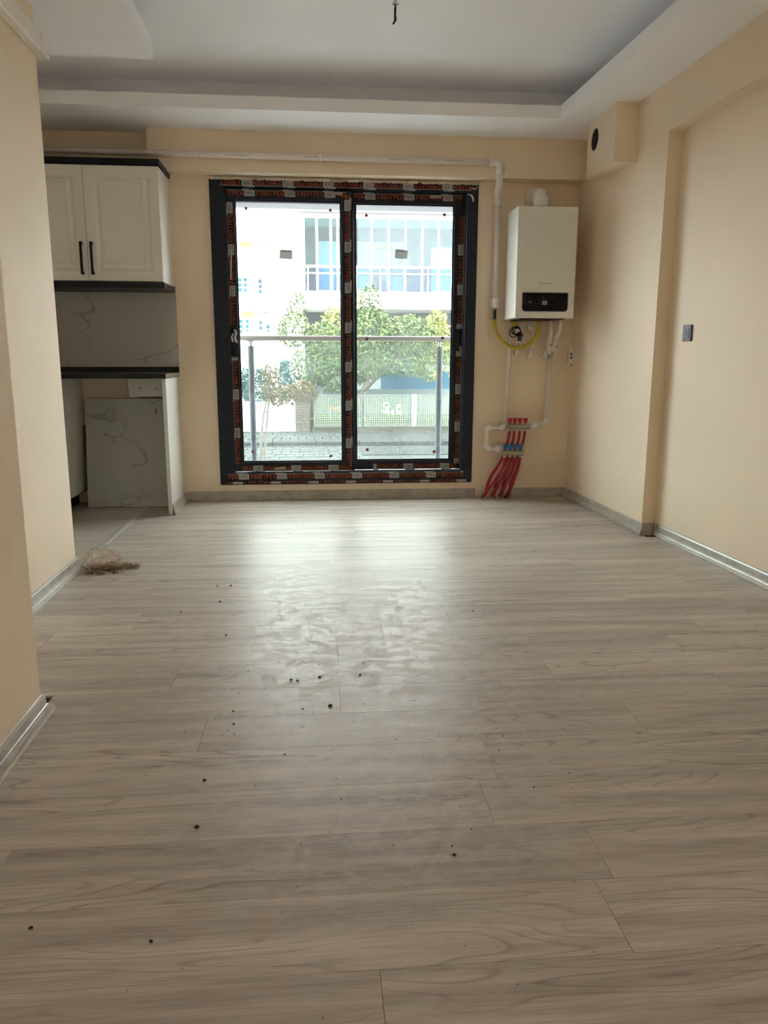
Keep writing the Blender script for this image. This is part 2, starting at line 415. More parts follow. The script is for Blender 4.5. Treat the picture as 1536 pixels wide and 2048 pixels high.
class MB:
    def __init__(s): s.bm = bmesh.new()
    def box(s, x0, x1, y0, y1, z0, z1, rot=None, at=None):
        v = [Vector((x, y, z)) for x in (x0, x1) for y in (y0, y1) for z in (z0, z1)]
        if rot is not None:
            c = Vector(at) if at is not None else sum(v, Vector()) / 8
            v = [rot @ (p - c) + c for p in v]
        b = [s.bm.verts.new(p) for p in v]
        for f in ((0, 1, 3, 2), (4, 6, 7, 5), (0, 4, 5, 1), (2, 3, 7, 6), (0, 2, 6, 4), (1, 5, 7, 3)):
            s.bm.faces.new([b[i] for i in f])
        return s
    def prism(s, pts, lo, hi, axis='z'):
        """closed outline extruded along an axis; pts are the two other coordinates in xyz order"""
        def P(a, b, c):
            return (a, b, c) if axis == 'z' else ((a, c, b) if axis == 'y' else (c, a, b))
        A = [s.bm.verts.new(P(a, b, lo)) for a, b in pts]
        B = [s.bm.verts.new(P(a, b, hi)) for a, b in pts]
        n = len(pts)
        for i in range(n):
            s.bm.faces.new((A[i], A[(i + 1) % n], B[(i + 1) % n], B[i]))
        s.bm.faces.new(A[::-1]); s.bm.faces.new(B)
        return s
    def tube(s, pts, r, seg=12, caps=True):
        pts = [Vector(p) for p in pts]
        n = len(pts)
        rr = r if isinstance(r, (list, tuple)) else [r] * n
        rings = []
        t0 = (pts[1] - pts[0]).normalized()
        ref = Vector((0, 0, 1)) if abs(t0.z) < 0.9 else Vector((1, 0, 0))
        u = t0.cross(ref).normalized()
        for i, p in enumerate(pts):
            a = (pts[i] - pts[i - 1]).normalized() if i else t0
            c = (pts[i + 1] - pts[i]).normalized() if i < n - 1 else a
            t = (a + c)
            t = t.normalized() if t.length > 1e-6 else a
            u = (u - t * u.dot(t)).normalized()
            w = t.cross(u)
            k = 1.0 / max(0.5, math.cos(a.angle(c) / 2)) if 0 < i < n - 1 else 1.0
            rings.append([s.bm.verts.new(p + (u * math.cos(2 * PI * j / seg) + w * math.sin(2 * PI * j / seg)) * rr[i]) for j in range(seg)])
        for i in range(n - 1):
            for j in range(seg):
                s.bm.faces.new((rings[i][j], rings[i][(j + 1) % seg], rings[i + 1][(j + 1) % seg], rings[i + 1][j]))
        if caps:
            s.bm.faces.new(rings[0][::-1]); s.bm.faces.new(rings[-1])
        return s
    def cyl(s, a, b, r, seg=16, r2=None):
        return s.tube([a, b], [r, r if r2 is None else r2], seg)
    def quad(s, p):
        s.bm.faces.new([s.bm.verts.new(q) for q in p]); return s
    def build(s, name, m, parent=None, bevel=0.0, smooth=False, bseg=2, kind=None, label=None, origin=None):
        bm = s.bm
        if not kind == 'leaf':
            bmesh.ops.recalc_face_normals(bm, faces=bm.faces)
        xs = [v.co.x for v in bm.verts]; ys = [v.co.y for v in bm.verts]; zs = [v.co.z for v in bm.verts]
        c = Vector(origin) if origin else Vector(((min(xs) + max(xs)) / 2, (min(ys) + max(ys)) / 2, min(zs)))
        for v in bm.verts: v.co -= c
        me = bpy.data.meshes.new(name)
        bm.to_mesh(me); bm.free()
        if smooth:
            for p in me.polygons: p.use_smooth = True
        me.materials.append(m)
        o = bpy.data.objects.new(name, me)
        COL.objects.link(o)
        if parent is not None:
            o.parent = parent
            o.location = c - WORLD[parent.as_pointer()]
        else:
            o.location = c
        WORLD[o.as_pointer()] = c
        if bevel:
            b = o.modifiers.new('edge', 'BEVEL'); b.width = bevel; b.segments = bseg; b.limit_method = 'ANGLE'
        if smooth and not bevel:
            pass
        if kind and kind != 'leaf': o['kind'] = kind
        if label: o['label'] = label
        return o

def arc(c, r, a0, a1, n, plane='xz'):
    out = []
    for i in range(n + 1):
        a = a0 + (a1 - a0) * i / n
        u, v = r * math.cos(a), r * math.sin(a)
        out.append((c[0] + u, c[1], c[2] + v) if plane == 'xz' else (c[0] + u, c[1] + v, c[2]))
    return out

def rounded(pts, r, n=4):
    """round the corners of a polyline path"""
    pts = [Vector(p) for p in pts]
    out = [pts[0]]
    for i in range(1, len(pts) - 1):
        a = (pts[i - 1] - pts[i]); b = (pts[i + 1] - pts[i])
        k = min(r, a.length * 0.45, b.length * 0.45)
        p0 = pts[i] + a.normalized() * k; p1 = pts[i] + b.normalized() * k
        for j in range(n + 1):
            t = j / n
            out.append(p0 * (1 - t) ** 2 + pts[i] * 2 * t * (1 - t) + p1 * t * t)
    out.append(pts[-1])
    return out

# stroke lettering for the printed film -------------------------------------------------
GL = {
    'F': (0.55, [[(0, 0), (0, 1), (.55, 1)], [(0, .5), (.45, .5)]]),
    'I': (0.0, [[(0, 0), (0, 1)]]),
    'R': (0.52, [[(0, 0), (0, 1), (.4, 1), (.52, .88), (.52, .62), (.4, .5), (0, .5)], [(.25, .5), (.52, 0)]]),
    'A': (0.55, [[(0, 0), (0, .82), (.14, 1), (.41, 1), (.55, .82), (.55, 0)], [(0, .42), (.55, .42)]]),
    'T': (0.58, [[(0, 1), (.58, 1)], [(.29, 1), (.29, 0)]]),
    'P': (0.52, [[(0, 0), (0, 1), (.4, 1), (.52, .88), (.52, .57), (.4, .45), (0, .45)]]),
    'E': (0.5, [[(.5, 0), (0, 0), (0, 1), (.5, 1)], [(0, .5), (.42, .5)]]),
    'N': (0.55, [[(0, 0), (0, 1), (.55, 0), (.55, 1)]]),
}
def stroke_quads(text, width, height, sw=0.135, gap=0.30):
    """2D quads of a word set into width x height, lower left corner at the origin"""
    x = sw / 2; quads = []
    for ch in text:
        w, lines = GL[ch]
        for ln in lines:
            for (ax, ay), (bx, by) in zip(ln[:-1], ln[1:]):
                a = Vector((x + ax, sw / 2 + ay * (1 - sw))); b = Vector((x + bx, sw / 2 + by * (1 - sw)))
                d = (b - a).normalized(); n = Vector((-d.y, d.x)) * sw / 2; d = d * sw / 2
                quads.append([a - d - n, b + d - n, b + d + n, a - d + n])
        x += w + gap
    total = x - gap + sw / 2
    return [[(q.x * width / total, q.y * height) for q in qq] for qq in quads]
WORD = stroke_quads('FIRATPEN', 0.178, 0.029)

def font_quads(text, size, extr=0.0):
    cu = bpy.data.curves.new('text_source', 'FONT'); cu.body = text; cu.size = size; cu.resolution_u = 2
    ob = bpy.data.objects.new('text_source', cu); COL.objects.link(ob)
    dg = bpy.context.evaluated_depsgraph_get()
    me = bpy.data.meshes.new_from_object(ob.evaluated_get(dg))
    vs = [(v.co.x, v.co.y) for v in me.vertices]; fs = [list(p.vertices) for p in me.polygons]
    bpy.data.objects.remove(ob); bpy.data.curves.remove(cu); bpy.data.meshes.remove(me)
    return vs, fs
def font_mesh(mb, text, size, place):
    vs, fs = font_quads(text, size)
    V = [mb.bm.verts.new(place(x, y)) for x, y in vs]
    for f in fs:
        try: mb.bm.faces.new([V[i] for i in f])
        except ValueError: pass
    return mb

# ================================================================== THE ROOM SHELL
YB = 5.49            # back wall
ZS = 2.43            # dropped ceiling underside
ZC = 2.65            # upper ceiling
YR = -3.6            # rear end of the room, behind the camera
ZT = 2.95
def xfar(y): return 1.874 - 0.035 * (y - 4.215)      # right wall, projecting part
def xnear(y): return 1.952 - 0.040 * (y - 4.215)     # right wall, recessed part

# floor with laminate planks
floor = MB().box(-1.30, 2.20, YR - 0.1, YB + 0.02, -0.12, -0.010).build('floor', M['subfloor'], kind='structure')
rows = []
k = -19
while 1.104 + 0.19 * k < YB - 0.02:
    rows.append(1.104 + 0.19 * k); k += 1
known = {0: 0.53, 1: 0.57, 2: 0.378, 4: -0.318, 5: 0.059, 7: 0.063, 8: 0.236, 9: 0.509, 11: 0.467, 12: -0.2}
PL = 1.21
full = None
for y0 in rows:
    idx = round((y0 - 1.104) / 0.19)
    j = known.get(idx, random.uniform(-0.6, 0.6))
    xl = -1.158 if y0 > 3.6 else (-1.152 if y0 > 2.1 else -0.80)
    xr = xfar(y0) + 0.0 if y0 > 4.1 else xnear(y0) + 0.0
    y1 = min(y0 + 0.19, YB - 0.002)
    a = j
    while a > xl: a -= PL
    while a < xr:
        x0, x1 = max(a, xl), min(a + PL, xr)
        if x1 - x0 > 0.02:
            if x1 - x0 > PL - 1e-4 and y1 - y0 > 0.1899:
                if full is None:
                    p = MB().box(x0 + .0004, x1 - .0004, y0 + .0004, y1 - .0004, -0.008, 0.0).build('plank', M['laminate'], floor)
                    full = p
                else:
                    p = full.copy(); COL.objects.link(p); p.parent = floor
                    p.location = Vector(((x0 + x1) / 2, (y0 + y1) / 2, -0.008)) - WORLD[floor.as_pointer()]
            else:
                MB().box(x0 + .0004, x1 - .0004, y0 + .0004, y1 - .0004, -0.008, 0.0).build('plank', M['laminate'], floor)
        a += PL

# kitchen floor: beige tiles in the niche to the left
kf = MB().box(-2.30, -1.162, 3.50, YB + 0.02, -0.12, -0.010).build('floor_2', M['grout'], kind='structure')

for tx in (-2.30, -1.735):
    for ty in (3.66, 4.27, 4.88):
        MB().box(tx + .001, min(tx + 0.565, -1.165), ty + .001, min(ty + 0.608, YB - .002), -0.009, -0.001).build('floor_tile', M['kitchen_tile'], kf)
trim = MB()
trim.prism([(-1.182, -0.0008), (-1.178, 0.004), (-1.164, 0.006), (-1.146, 0.004), (-1.142, 0.0008)], 3.69, 5.24, 'y')
trim.build('trim_1', M['strip'], kind='structure')

# back wall, two layers round the balcony door
def ring(mb, X0, X1, Z0, Z1, x0, x1, z0, z1, y0, y1):
    mb.box(X0, x0, y0, y1, Z0, Z1); mb.box(x1, X1, y0, y1, Z0, Z1)
    mb.box(x0, x1, y0, y1, Z0, z0); mb.box(x0, x1, y0, y1, z1, Z1)
w = MB()
ring(w, -2.30, 2.30, -0.12, ZT, -0.682, 1.126, 0.112, 2.158, YB, 5.565)
w.build('wall_back', M['cream'], kind='structure')
w = MB()
ring(w, -2.45, 2.45, -1.0, ZT, -0.60, 1.055, 0.17, 2.03, 5.566, 5.78)
w.build('wall_back_outer', M['lintel'], kind='structure')
# lintel beam over the door
MB().box(-1.046, xfar(5.3), 5.372, YB, 2.178, 2.75).build('wall_back_beam', M['cream'], kind='structure')

# right wall: projecting part, recessed part with beam above
MB().prism([(xfar(4.215), 4.215), (2.45, 4.215), (2.45, YB), (xfar(YB), YB)], -0.12, ZT).build('wall_right', M['cream'], kind='structure')
WY0, WY1, WZ0 = -3.2, -2.2, 0.95      # unseen side window behind the viewer, added to let in fill light
w = MB()
def rseg(a, b, z0, z1): w.prism([(xnear(a), a), (2.45, a), (2.45, b), (xnear(b), b)], z0, z1)
rseg(WY1, 4.215, -0.12, 2.177); rseg(YR, WY0, -0.12, 2.177); rseg(WY0, WY1, -0.12, WZ0)
w.build('wall_right_recess', M['cream'], kind='structure')
sw = thing('fill_window', (2.38, (WY0 + WY1) / 2, WZ0), kind='structure')
f = MB()
for a, b, c_, d_ in ((WY0, WY0 + .06, WZ0, 2.175), (WY1 - .06, WY1, WZ0, 2.175), (WY0 + .06, WY1 - .06, WZ0, WZ0 + .06), (WY0 + .06, WY1 - .06, 2.115, 2.175)):
    f.box(2.35, 2.41, a, b, c_, d_)
f.build('fill_window_frame', M['cab_white'], sw)
MB().box(2.376, 2.382, WY0 + .06, WY1 - .06, WZ0 + .06, 2.115).build('pane', M['glass'], sw)
MB().prism([(xfar(YR), YR), (2.45, YR), (2.45, 4.215), (xfar(4.215), 4.215)], 2.177, ZT).build('wall_right_beam', M['cream'], kind='structure')

# left walls
MB().box(-1.32, -0.785, YR, 2.10, -0.12, ZT).build('wall_left', M['cream'], kind='structure')
MB().box(-1.32, -1.150, 2.10, 3.66, -0.12, ZT).build('wall_left_recess', M['cream'], kind='structure')
MB().box(-2.45, -1.32, 3.40, 3.66, -0.12, ZT).build('wall_kitchen_front', M['cream'], kind='structure')
MB().box(-2.45, -2.30, 3.66, YB, -0.12, ZT).build('wall_kitchen_side', M['cream'], kind='structure')
# rear wall behind the viewer
MB().box(-1.32, 2.45, YR - 0.2, YR, -0.12, ZT).build('wall_rear', M['cream'], kind='structure')

# ceiling: upper slab plus dropped border with a light cove
MB().box(-2.45, 2.45, YR - 0.2, 5.78, ZC, ZT).build('ceiling', M['white_ceiling'], kind='structure')
def lipx(y): return 1.505 + 0.0406 * (4.94 - y)
LT = 0.014
b = MB()
b.box(-2.30, 2.0, 4.94 + LT, YB, ZS, ZS + 0.012)                                     # back strip underside
b.box(-2.30, lipx(4.94) - .0005, 4.94, 4.94 + LT, ZS, 2.503)                            # its upstand
b.prism([(lipx(YR) + LT, YR), (2.2, YR), (2.2, 4.94 + LT), (lipx(4.94) + LT, 4.94 + LT)], ZS, ZS + 0.012)   # right strip underside
b.prism([(lipx(YR), YR), (lipx(YR) + LT, YR), (lipx(4.94) + LT, 4.94 + LT), (lipx(4.94), 4.94)], ZS, 2.503)
b.build('ceiling_border', M['white_ceiling'], kind='structure')
c = MB()
c.box(-2.30, 2.0, 5.19, 5.372, ZS + 0.012, ZC)                                  # wall at the back of the cove
c.prism([(lipx(YR) + 0.22, YR), (2.2, YR), (2.2, 5.19), (lipx(5.19) + 0.22, 5.19)], ZS + 0.012, ZC)
c.build('ceiling_cove', M['white_ceiling'], kind='structure')
b = MB()
b.box(-2.30, -0.768 - LT, YR, 4.20 - LT, ZS, ZS + 0.012)
b.box(-0.768 - LT, -0.768, YR, 4.20, ZS, 2.520)
b.box(-2.30, -0.768 - LT, 4.20 - LT, 4.20, ZS, 2.520)
b.build('ceiling_border_left', M['white_ceiling'], kind='structure')

# boxed duct in the upper right corner, with a round outlet on its side
bx = thing('duct_box', (1.79, 4.82, 2.11), 'cream boxed duct under the ceiling with a round hole in its side', 'duct box')
duct = MB()
cy, cz, rad, n = 4.93, 2.315, 0.064, 24
X, xb = 1.725, xfar(4.596)
y0, y1, z0, z1 = 4.596, 5.045, 2.112, ZS
outer = []
for i in range(n):
    a = 2 * PI * i / n + PI / n
    ca, sa = math.cos(a), math.sin(a)
    # point on the rectangle border in this direction
    tx = ((y1 - cy) / ca) if ca > 0 else ((y0 - cy) / ca)
    tz = ((z1 - cz) / sa) if sa > 0 else ((z0 - cz) / sa)
    t = min(tx, tz)
    outer.append((cy + ca * t, cz + sa * t))
bmv = duct.bm
O = [bmv.verts.new((X, p[0], p[1])) for p in outer]
I = [bmv.verts.new((X, cy + rad * math.cos(2 * PI * i / n + PI / n), cz + rad * math.sin(2 * PI * i / n + PI / n))) for i in range(n)]
I2 = [bmv.verts.new((X + 0.012, v.co.y, v.co.z)) for v in I]
for i in range(n):
    j = (i + 1) % n
    bmv.faces.new((O[i], O[j], I[j], I[i])); bmv.faces.new((I[i], I[j], I2[j], I2[i]))
cor = [(y0, z0), (y1, z0), (y1, z1), (y0, z1)]
C1 = [bmv.verts.new((X, a, b_)) for a, b_ in cor]
# fill the four corner slivers
for (a, b_), v in zip(cor, C1):
    near = sorted(range(n), key=lambda i: (outer[i][0] - a) ** 2 + (outer[i][1] - b_) ** 2)[:2]
    try: bmv.faces.new((v, O[near[0]], O[near[1]]))
    except ValueError: pass
C2 = [bmv.verts.new((xfar(a) - 0.001, a, b_)) for a, b_ in cor]
C1b = [bmv.verts.new((X, a, b_)) for a, b_ in cor]
for i in range(4):
    j = (i + 1) % 4
    bmv.faces.new((C1b[i], C1b[j], C2[j], C2[i]))
duct.build('duct_casing', M['cream'], bx)
MB().tube([(X + 0.004, cy, cz), (X + 0.11, cy, cz)], rad - 0.001, 24, caps=False).build('duct_liner', M['foil'], bx, smooth=True)
MB().cyl((X + 0.108, cy, cz), (X + 0.111, cy, cz), rad, 24).build('duct_back', M['dark_hole'], bx)

# skirting boards --------------------------------------------------------------
PROF = [(0, 0), (.022, 0), (.022, .020), (.019, .026), (.013, .027), (.012, .031), (.0085, .033), (.007, .058), (.004, .064), (0, .066)]
def skirting(name, a, b, nrm, ea=0.0, eb=0.0, ledge=False):
    """a, b: foot of the wall; nrm: into the room; ea/eb: how far the outer edge overhangs each end (mitre)"""
    a = Vector((*a, 0)); b = Vector((*b, 0)); d = (b - a).normalized(); nv = Vector((*nrm, 0))
    m_ = MB()
    A = [m_.bm.verts.new(a + nv * (p[0] + .0006) + Vector((0, 0, p[1] + .0008)) - d * (ea * p[0] / .022)) for p in PROF]
    B = [m_.bm.verts.new(b + nv * (p[0] + .0006) + Vector((0, 0, p[1] + .0008)) + d * (eb * p[0] / .022)) for p in PROF]
    n_ = len(PROF)
    for i in range(n_):
        m_.bm.faces.new((A[i], A[(i + 1) % n_], B[(i + 1) % n_], B[i]))
    m_.bm.faces.new(A[::-1]); m_.bm.faces.new(B)
    o = m_.build(name, M['skirting'], kind='structure')
    if ledge:
        l = MB()
        for z0, z1, dd in ((.003, .018, .0235), (.027, .0295, .0145), (.058, .063, .0085)):
            P0 = a + nv * dd - d * (ea * dd / .022); P1 = b + nv * dd + d * (eb * dd / .022)
            l.quad([P0 + Vector((0, 0, z0)), P1 + Vector((0, 0, z0)), P1 + Vector((0, 0, z1)) - nv * .002 * (z1 > .05), P0 + Vector((0, 0, z1)) - nv * .002 * (z1 > .05)])
        l.build('skirting_ridge', M['skirting_pale'], o)
    return o
skirting('baseboard_left', (-0.785, YR), (-0.785, 2.105), (1, 0), 0, 0.035, True)
skirting('baseboard_left_recess', (-1.150, 2.105), (-1.150, 3.665), (1, 0), 0, 0.03, True)
skirting('baseboard_back', (-0.925, YB), (1.155, YB), (0, -1), 0.0, 0)
skirting('baseboard_back_right', (1.42, YB), (xfar(YB), YB), (0, -1), 0, -0.02)
skirting('baseboard_right', (xfar(4.20), 4.20), (xfar(YB), YB), (-1, 0), 0.02, -0.02)
skirting('baseboard_right_return', (xfar(4.215), 4.215), (xnear(4.215), 4.215), (0, -1), 0.02, -0.02)
skirting('baseboard_right_recess', (xnear(YR), YR), (xnear(4.19), 4.19), (-1, -0.04), 0, -0.01, True)
skirting('baseboard_panel', (-0.932, 5.00), (-0.932, 5.475), (1, 0), 0.03, -0.01)

# ================================================================== BALCONY DOOR (window_1)
win = thing('window_1', (0.222, 5.50, 0.115), kind='structure')
YF = 5.470
def frame_piece(mb, poly, y0, y1): mb.prism(poly, y0, y1, 'y')
# outer frame in four mitred pieces, stepped profile
def mitred(mb, X0, X1, Z0, Z1, wl, wr, wb, wt, y0, y1):
    x0, x1, z0, z1 = X0 + wl, X1 - wr, Z0 + wb, Z1 - wt
    for poly in ([(X0, Z0), (x0, z0), (x0, z1), (X0, Z1)], [(X1, Z0), (X1, Z1), (x1, z1), (x1, z0)],
                 [(X0, Z0), (X1, Z0), (x1, z0), (x0, z0)], [(X0, Z1), (x0, z1), (x1, z1), (X1, Z1)]):
        mb.prism(poly, y0, y1, 'y')
o1 = MB()
mitred(o1, -0.680, 1.124, 0.114, 2.156, 0.098, 0.076, 0.083, 0.040, YF, 5.560)
o1.build('outer_frame', M['anthracite'], win, bevel=0.0015)
o1 = MB()
mitred(o1, -0.586, 1.052, 0.193, 2.120, 0.010, 0.010, 0.008, 0.012, 5.490, 5.562)
o1.build('sliding_track', M['anthracite'], win)

def sash(name, X0, X1, Z0, Z1, wl, wr, wb, wt, y0, y1, label):
    s_ = MB()
    mitred(s_, X0, X1, Z0, Z1, wl, wr, wb, wt, y0, y1)
    so = s_.build(name, M['anthracite'], win, bevel=0.002)
    g = 0.012
    b_ = MB()   # glazing bead
    mitred(b_, X0 + wl - .001, X1 - wr + .001, Z0 + wb - .001, Z1 - wt + .001, g, g, g, g, y0 + 0.012, y1 - 0.012)
    b_.build('glazing_bead', M['anthracite'], so)
    p = MB().box(X0 + wl, X1 - wr, y0 + 0.024, y0 + 0.030, Z0 + wb, Z1 - wt).build('pane', M['glass'], so)
    return so
sl = sash('sash', -0.576, 0.274, 0.205, 2.106, 0.052, 0.082, 0.064, 0.068, 5.500, 5.535, 'sliding sash')
sr = sash('sash', 0.240, 1.052, 0.205, 2.106, 0.045, 0.078, 0.064, 0.070, 5.540, 5.562, 'sliding sash')

# printed film: strips of word blocks and grey label patches
def film(x0, z0, length, ang, y, phase=0.0, height=0.036, cut=1.0, seg0=0, seg1=99, name='protective_tape', narrow=False):
    """a strip that starts at (x0, z0) and runs in direction ang in the plane of the window"""
    ca, sa = math.cos(ang), math.sin(ang)
    def P(u, v, d=0.0): return (x0 + u * ca - v * sa, y - d, z0 + u * sa + v * ca)
    base = MB(); let = MB(); grey = MB(); dark = MB()
    def rect(mb, u0, u1, v0, v1, d):
        u0, u1 = max(u0, 0), min(u1, length)
        if u1 - u0 < 1e-4: return
        mb.quad([P(u0, v0, d), P(u1, v0, d), P(u1, v1, d), P(u0, v1, d)])
    H = height * cut
    rect(base, 0, length, -0.002, H, 0.0006)
    per = 0.268
    k0 = -1
    hasl = False
    u = -phase
    while u < length:
        # word block
        for q in WORD:
            pts = [(u + 0.006 + a, 0.0035 + b_) for a, b_ in q]
            if min(p_[0] for p_ in pts) < 0 or max(p_[0] for p_ in pts) > length: continue
            if max(p_[1] for p_ in pts) > H:
                pts = [(a, min(b_, H)) for a, b_ in pts]
                if max(p_[1] for p_ in pts) - min(p_[1] for p_ in pts) < 1e-4: continue
            let.quad([P(a, b_, 0.0012) for a, b_ in pts]); hasl = True
        # grey patch with its step towards the outer edge
        rect(grey, u + 0.190, u + 0.262, 0.0, H, 0.0012)
        if cut == 1.0:
            rect(grey, u + 0.176, u + 0.250, H - .001, H + 0.011, 0.0012)
            for i in range(4):
                rect(dark, u + 0.204 + i * .011, u + 0.211 + i * .011, H * 0.62, H * 0.74, 0.0018)
                rect(dark, u + 0.204 + i * .009, u + 0.210 + i * .009, H * 0.36, H * 0.46, 0.0018)
            rect(dark, u + 0.228, u + 0.240, H + 0.003, H + 0.008, 0.0018)
            rect(dark, u + 0.248, u + 0.250, H * 0.2, H * 0.75, 0.0018)
        u += per
    if cut == 1.0:
        rect(grey, 0, length, H + 0.0005, H + 0.003, 0.0009)       # thin line along the strip
    b_o = base.build(name, M['film_black'], win)
    if hasl: let.build('lettering', M['film_orange'], b_o, kind='stuff')
    if len(grey.bm.faces): grey.build('label_patch', M['film_grey'], b_o, kind='stuff')
    if len(dark.bm.faces): dark.build('small_print', M['print_dark'], b_o, kind='stuff')
    return b_o
YL, YRS = 5.4994, 5.5394
# left sash
film(-0.570, 2.056, 0.80, 0, YL, phase=0.075)                               # top rail, reads upright
film(-0.533, 1.22, 0.80, PI / 2, YL, phase=0.00)                            # left stile upper, reads upward
film(-0.533, 0.255, 0.75, PI / 2, YL, phase=0.00)                           # left stile lower
film(0.212, 2.085, 1.85, -PI / 2, YL, phase=0.150)                          # meeting stile, reads downward
film(0.262, 0.247, 0.79, PI, YL, phase=0.085)                               # bottom rail, upside down
# right sash
film(0.280, 2.058, 0.745, 0, YRS, phase=0.115)
film(1.003, 1.965, 0.76, -PI / 2, YRS, phase=0.0)
film(1.003, 1.085, 0.84, -PI / 2, YRS, phase=0.190)
film(1.030, 0.247, 0.62, PI, YRS, phase=0.13)
# outer frame
film(1.075, 2.152, 1.69, PI, YF, phase=0.06, height=0.034)                  # top, upside down
film(-0.640, 0.152, 1.70, 0, YF, phase=0.10)
film(-0.655, 0.119, 1.74, 0, YF, phase=0.13, height=0.034, cut=0.5)

# torn film, filler bits and ragged plaster along the top of the frame
r_ = MB()
xx = -0.67
while xx < 1.11:
    w_ = random.uniform(0.03, 0.10)
    h_ = random.uniform(0.006, 0.016)
    r_.prism([(xx, 2.150), (xx + w_, 2.152), (xx + w_ * .9, 2.158 + h_ * .8), (xx + w_ * .4, 2.156 + h_), (xx, 2.157)], 5.462, 5.4695, 'y')
    xx += w_ * random.uniform(0.9, 1.5)
r_.build('torn_film_edge', M['film_curl'], win, label='ragged filler and torn film above the frame')
def curl(pts, wdt):
    m_ = MB(); prev = None
    for i, p in enumerate(pts):
        p = Vector(p); a = m_.bm.verts.new(p + Vector((wdt / 2, 0, .003))); b2 = m_.bm.verts.new(p - Vector((wdt / 2, 0, .003)))
        if prev: m_.bm.faces.new((prev[0], a, b2, prev[1]))
        prev = (a, b2)
    return m_.build('film_curl', M['film_curl'], win)
curl([(1.06, 5.468, 2.125), (1.075, 5.455, 2.128), (1.10, 5.452, 2.12), (1.11, 5.46, 2.14)], 0.008)
curl([(1.05, 5.466, 2.09), (1.07, 5.452, 2.085), (1.085, 5.455, 2.06), (1.088, 5.466, 2.045)], 0.010)
curl([(-0.535, 5.498, 1.10), (-0.545, 5.485, 1.135), (-0.535, 5.48, 1.17), (-0.548, 5.49, 1.19)], 0.014)
curl([(-0.560, 5.498, 1.10), (-0.568, 5.485, 1.14), (-0.556, 5.482, 1.165)], 0.012)
for x0, x1, z, a in ((-0.30, -0.22, 0.226, -.08), (0.12, 0.20, 2.085, .05), (0.80, 0.88, 2.085, -.07)):
    rt = Matrix.Rotation(a, 3, 'Y')
    MB().box(x0, x1, 5.4955 if x0 < .3 else 5.5355, 5.4975 if x0 < .3 else 5.5375, z - .009, z + .009, rot=rt).build('paper_tag', M['wire_beige'], win)
MB().box(-0.560, -0.552, 5.4955, 5.4975, 1.52, 1.72, rot=Matrix.Rotation(.05, 3, 'Y')).build('paper_tag', M['film_curl'], win)
# flush handles
for x, y in ((-0.552, YL), (1.012, YRS)):
    h_ = MB().box(x - .014, x + .014, y - .004, y, 1.02 if x < 0 else 1.05, 1.205).build('handle_plate', M['black_metal'], win, bevel=.002)
    MB().box(x - .005, x + .005, y - .0052, y - .004, 1.07, 1.185).build('handle_slot', M['print_dark'], h_)
# small square stickers at the corners of the panes and a grey label on each
for (x, z, d) in ((-0.447, 1.983, 0), (0.118, 1.982, 1), (-0.452, 0.345, 1), (0.104, 0.308, 1)):
    MB().box(x - .009, x + .009, 5.5225, 5.5238, z - .009, z + .009, rot=Matrix.Rotation(.75 * d, 3, 'Y')).build('pane_sticker', M['orange_sticker'], win)
for (x, z, d) in ((0.365, 1.960, 1), (0.907, 1.973, 1), (0.367, 1.132, 0), (0.908, 1.142, 0), (0.369, 0.347, 0), (0.860, 0.329, 0)):
    MB().box(x - .010, x + .010, 5.5622, 5.5634, z - .010, z + .010, rot=Matrix.Rotation(.75 * d, 3, 'Y')).build('pane_sticker', M['orange_sticker'], win)
for (x, z, y) in ((-0.187, 1.692, 5.5225), (0.608, 1.709, 5.5622)):
    g_ = MB().box(x - .044, x + .044, y, y + .001, z - .030, z + .030, rot=Matrix.Rotation(.06, 3, 'Y')).build('glass_label', M['grey_sticker'], win)
    l_ = MB()
    for i in range(6):
        l_.box(x - .03 + i * .011, x - .023 + i * .011, y - .0006, y - .0001, z + .017, z + .024)
    l_.build('small_print', M['print_dark'], g_, kind='stuff')

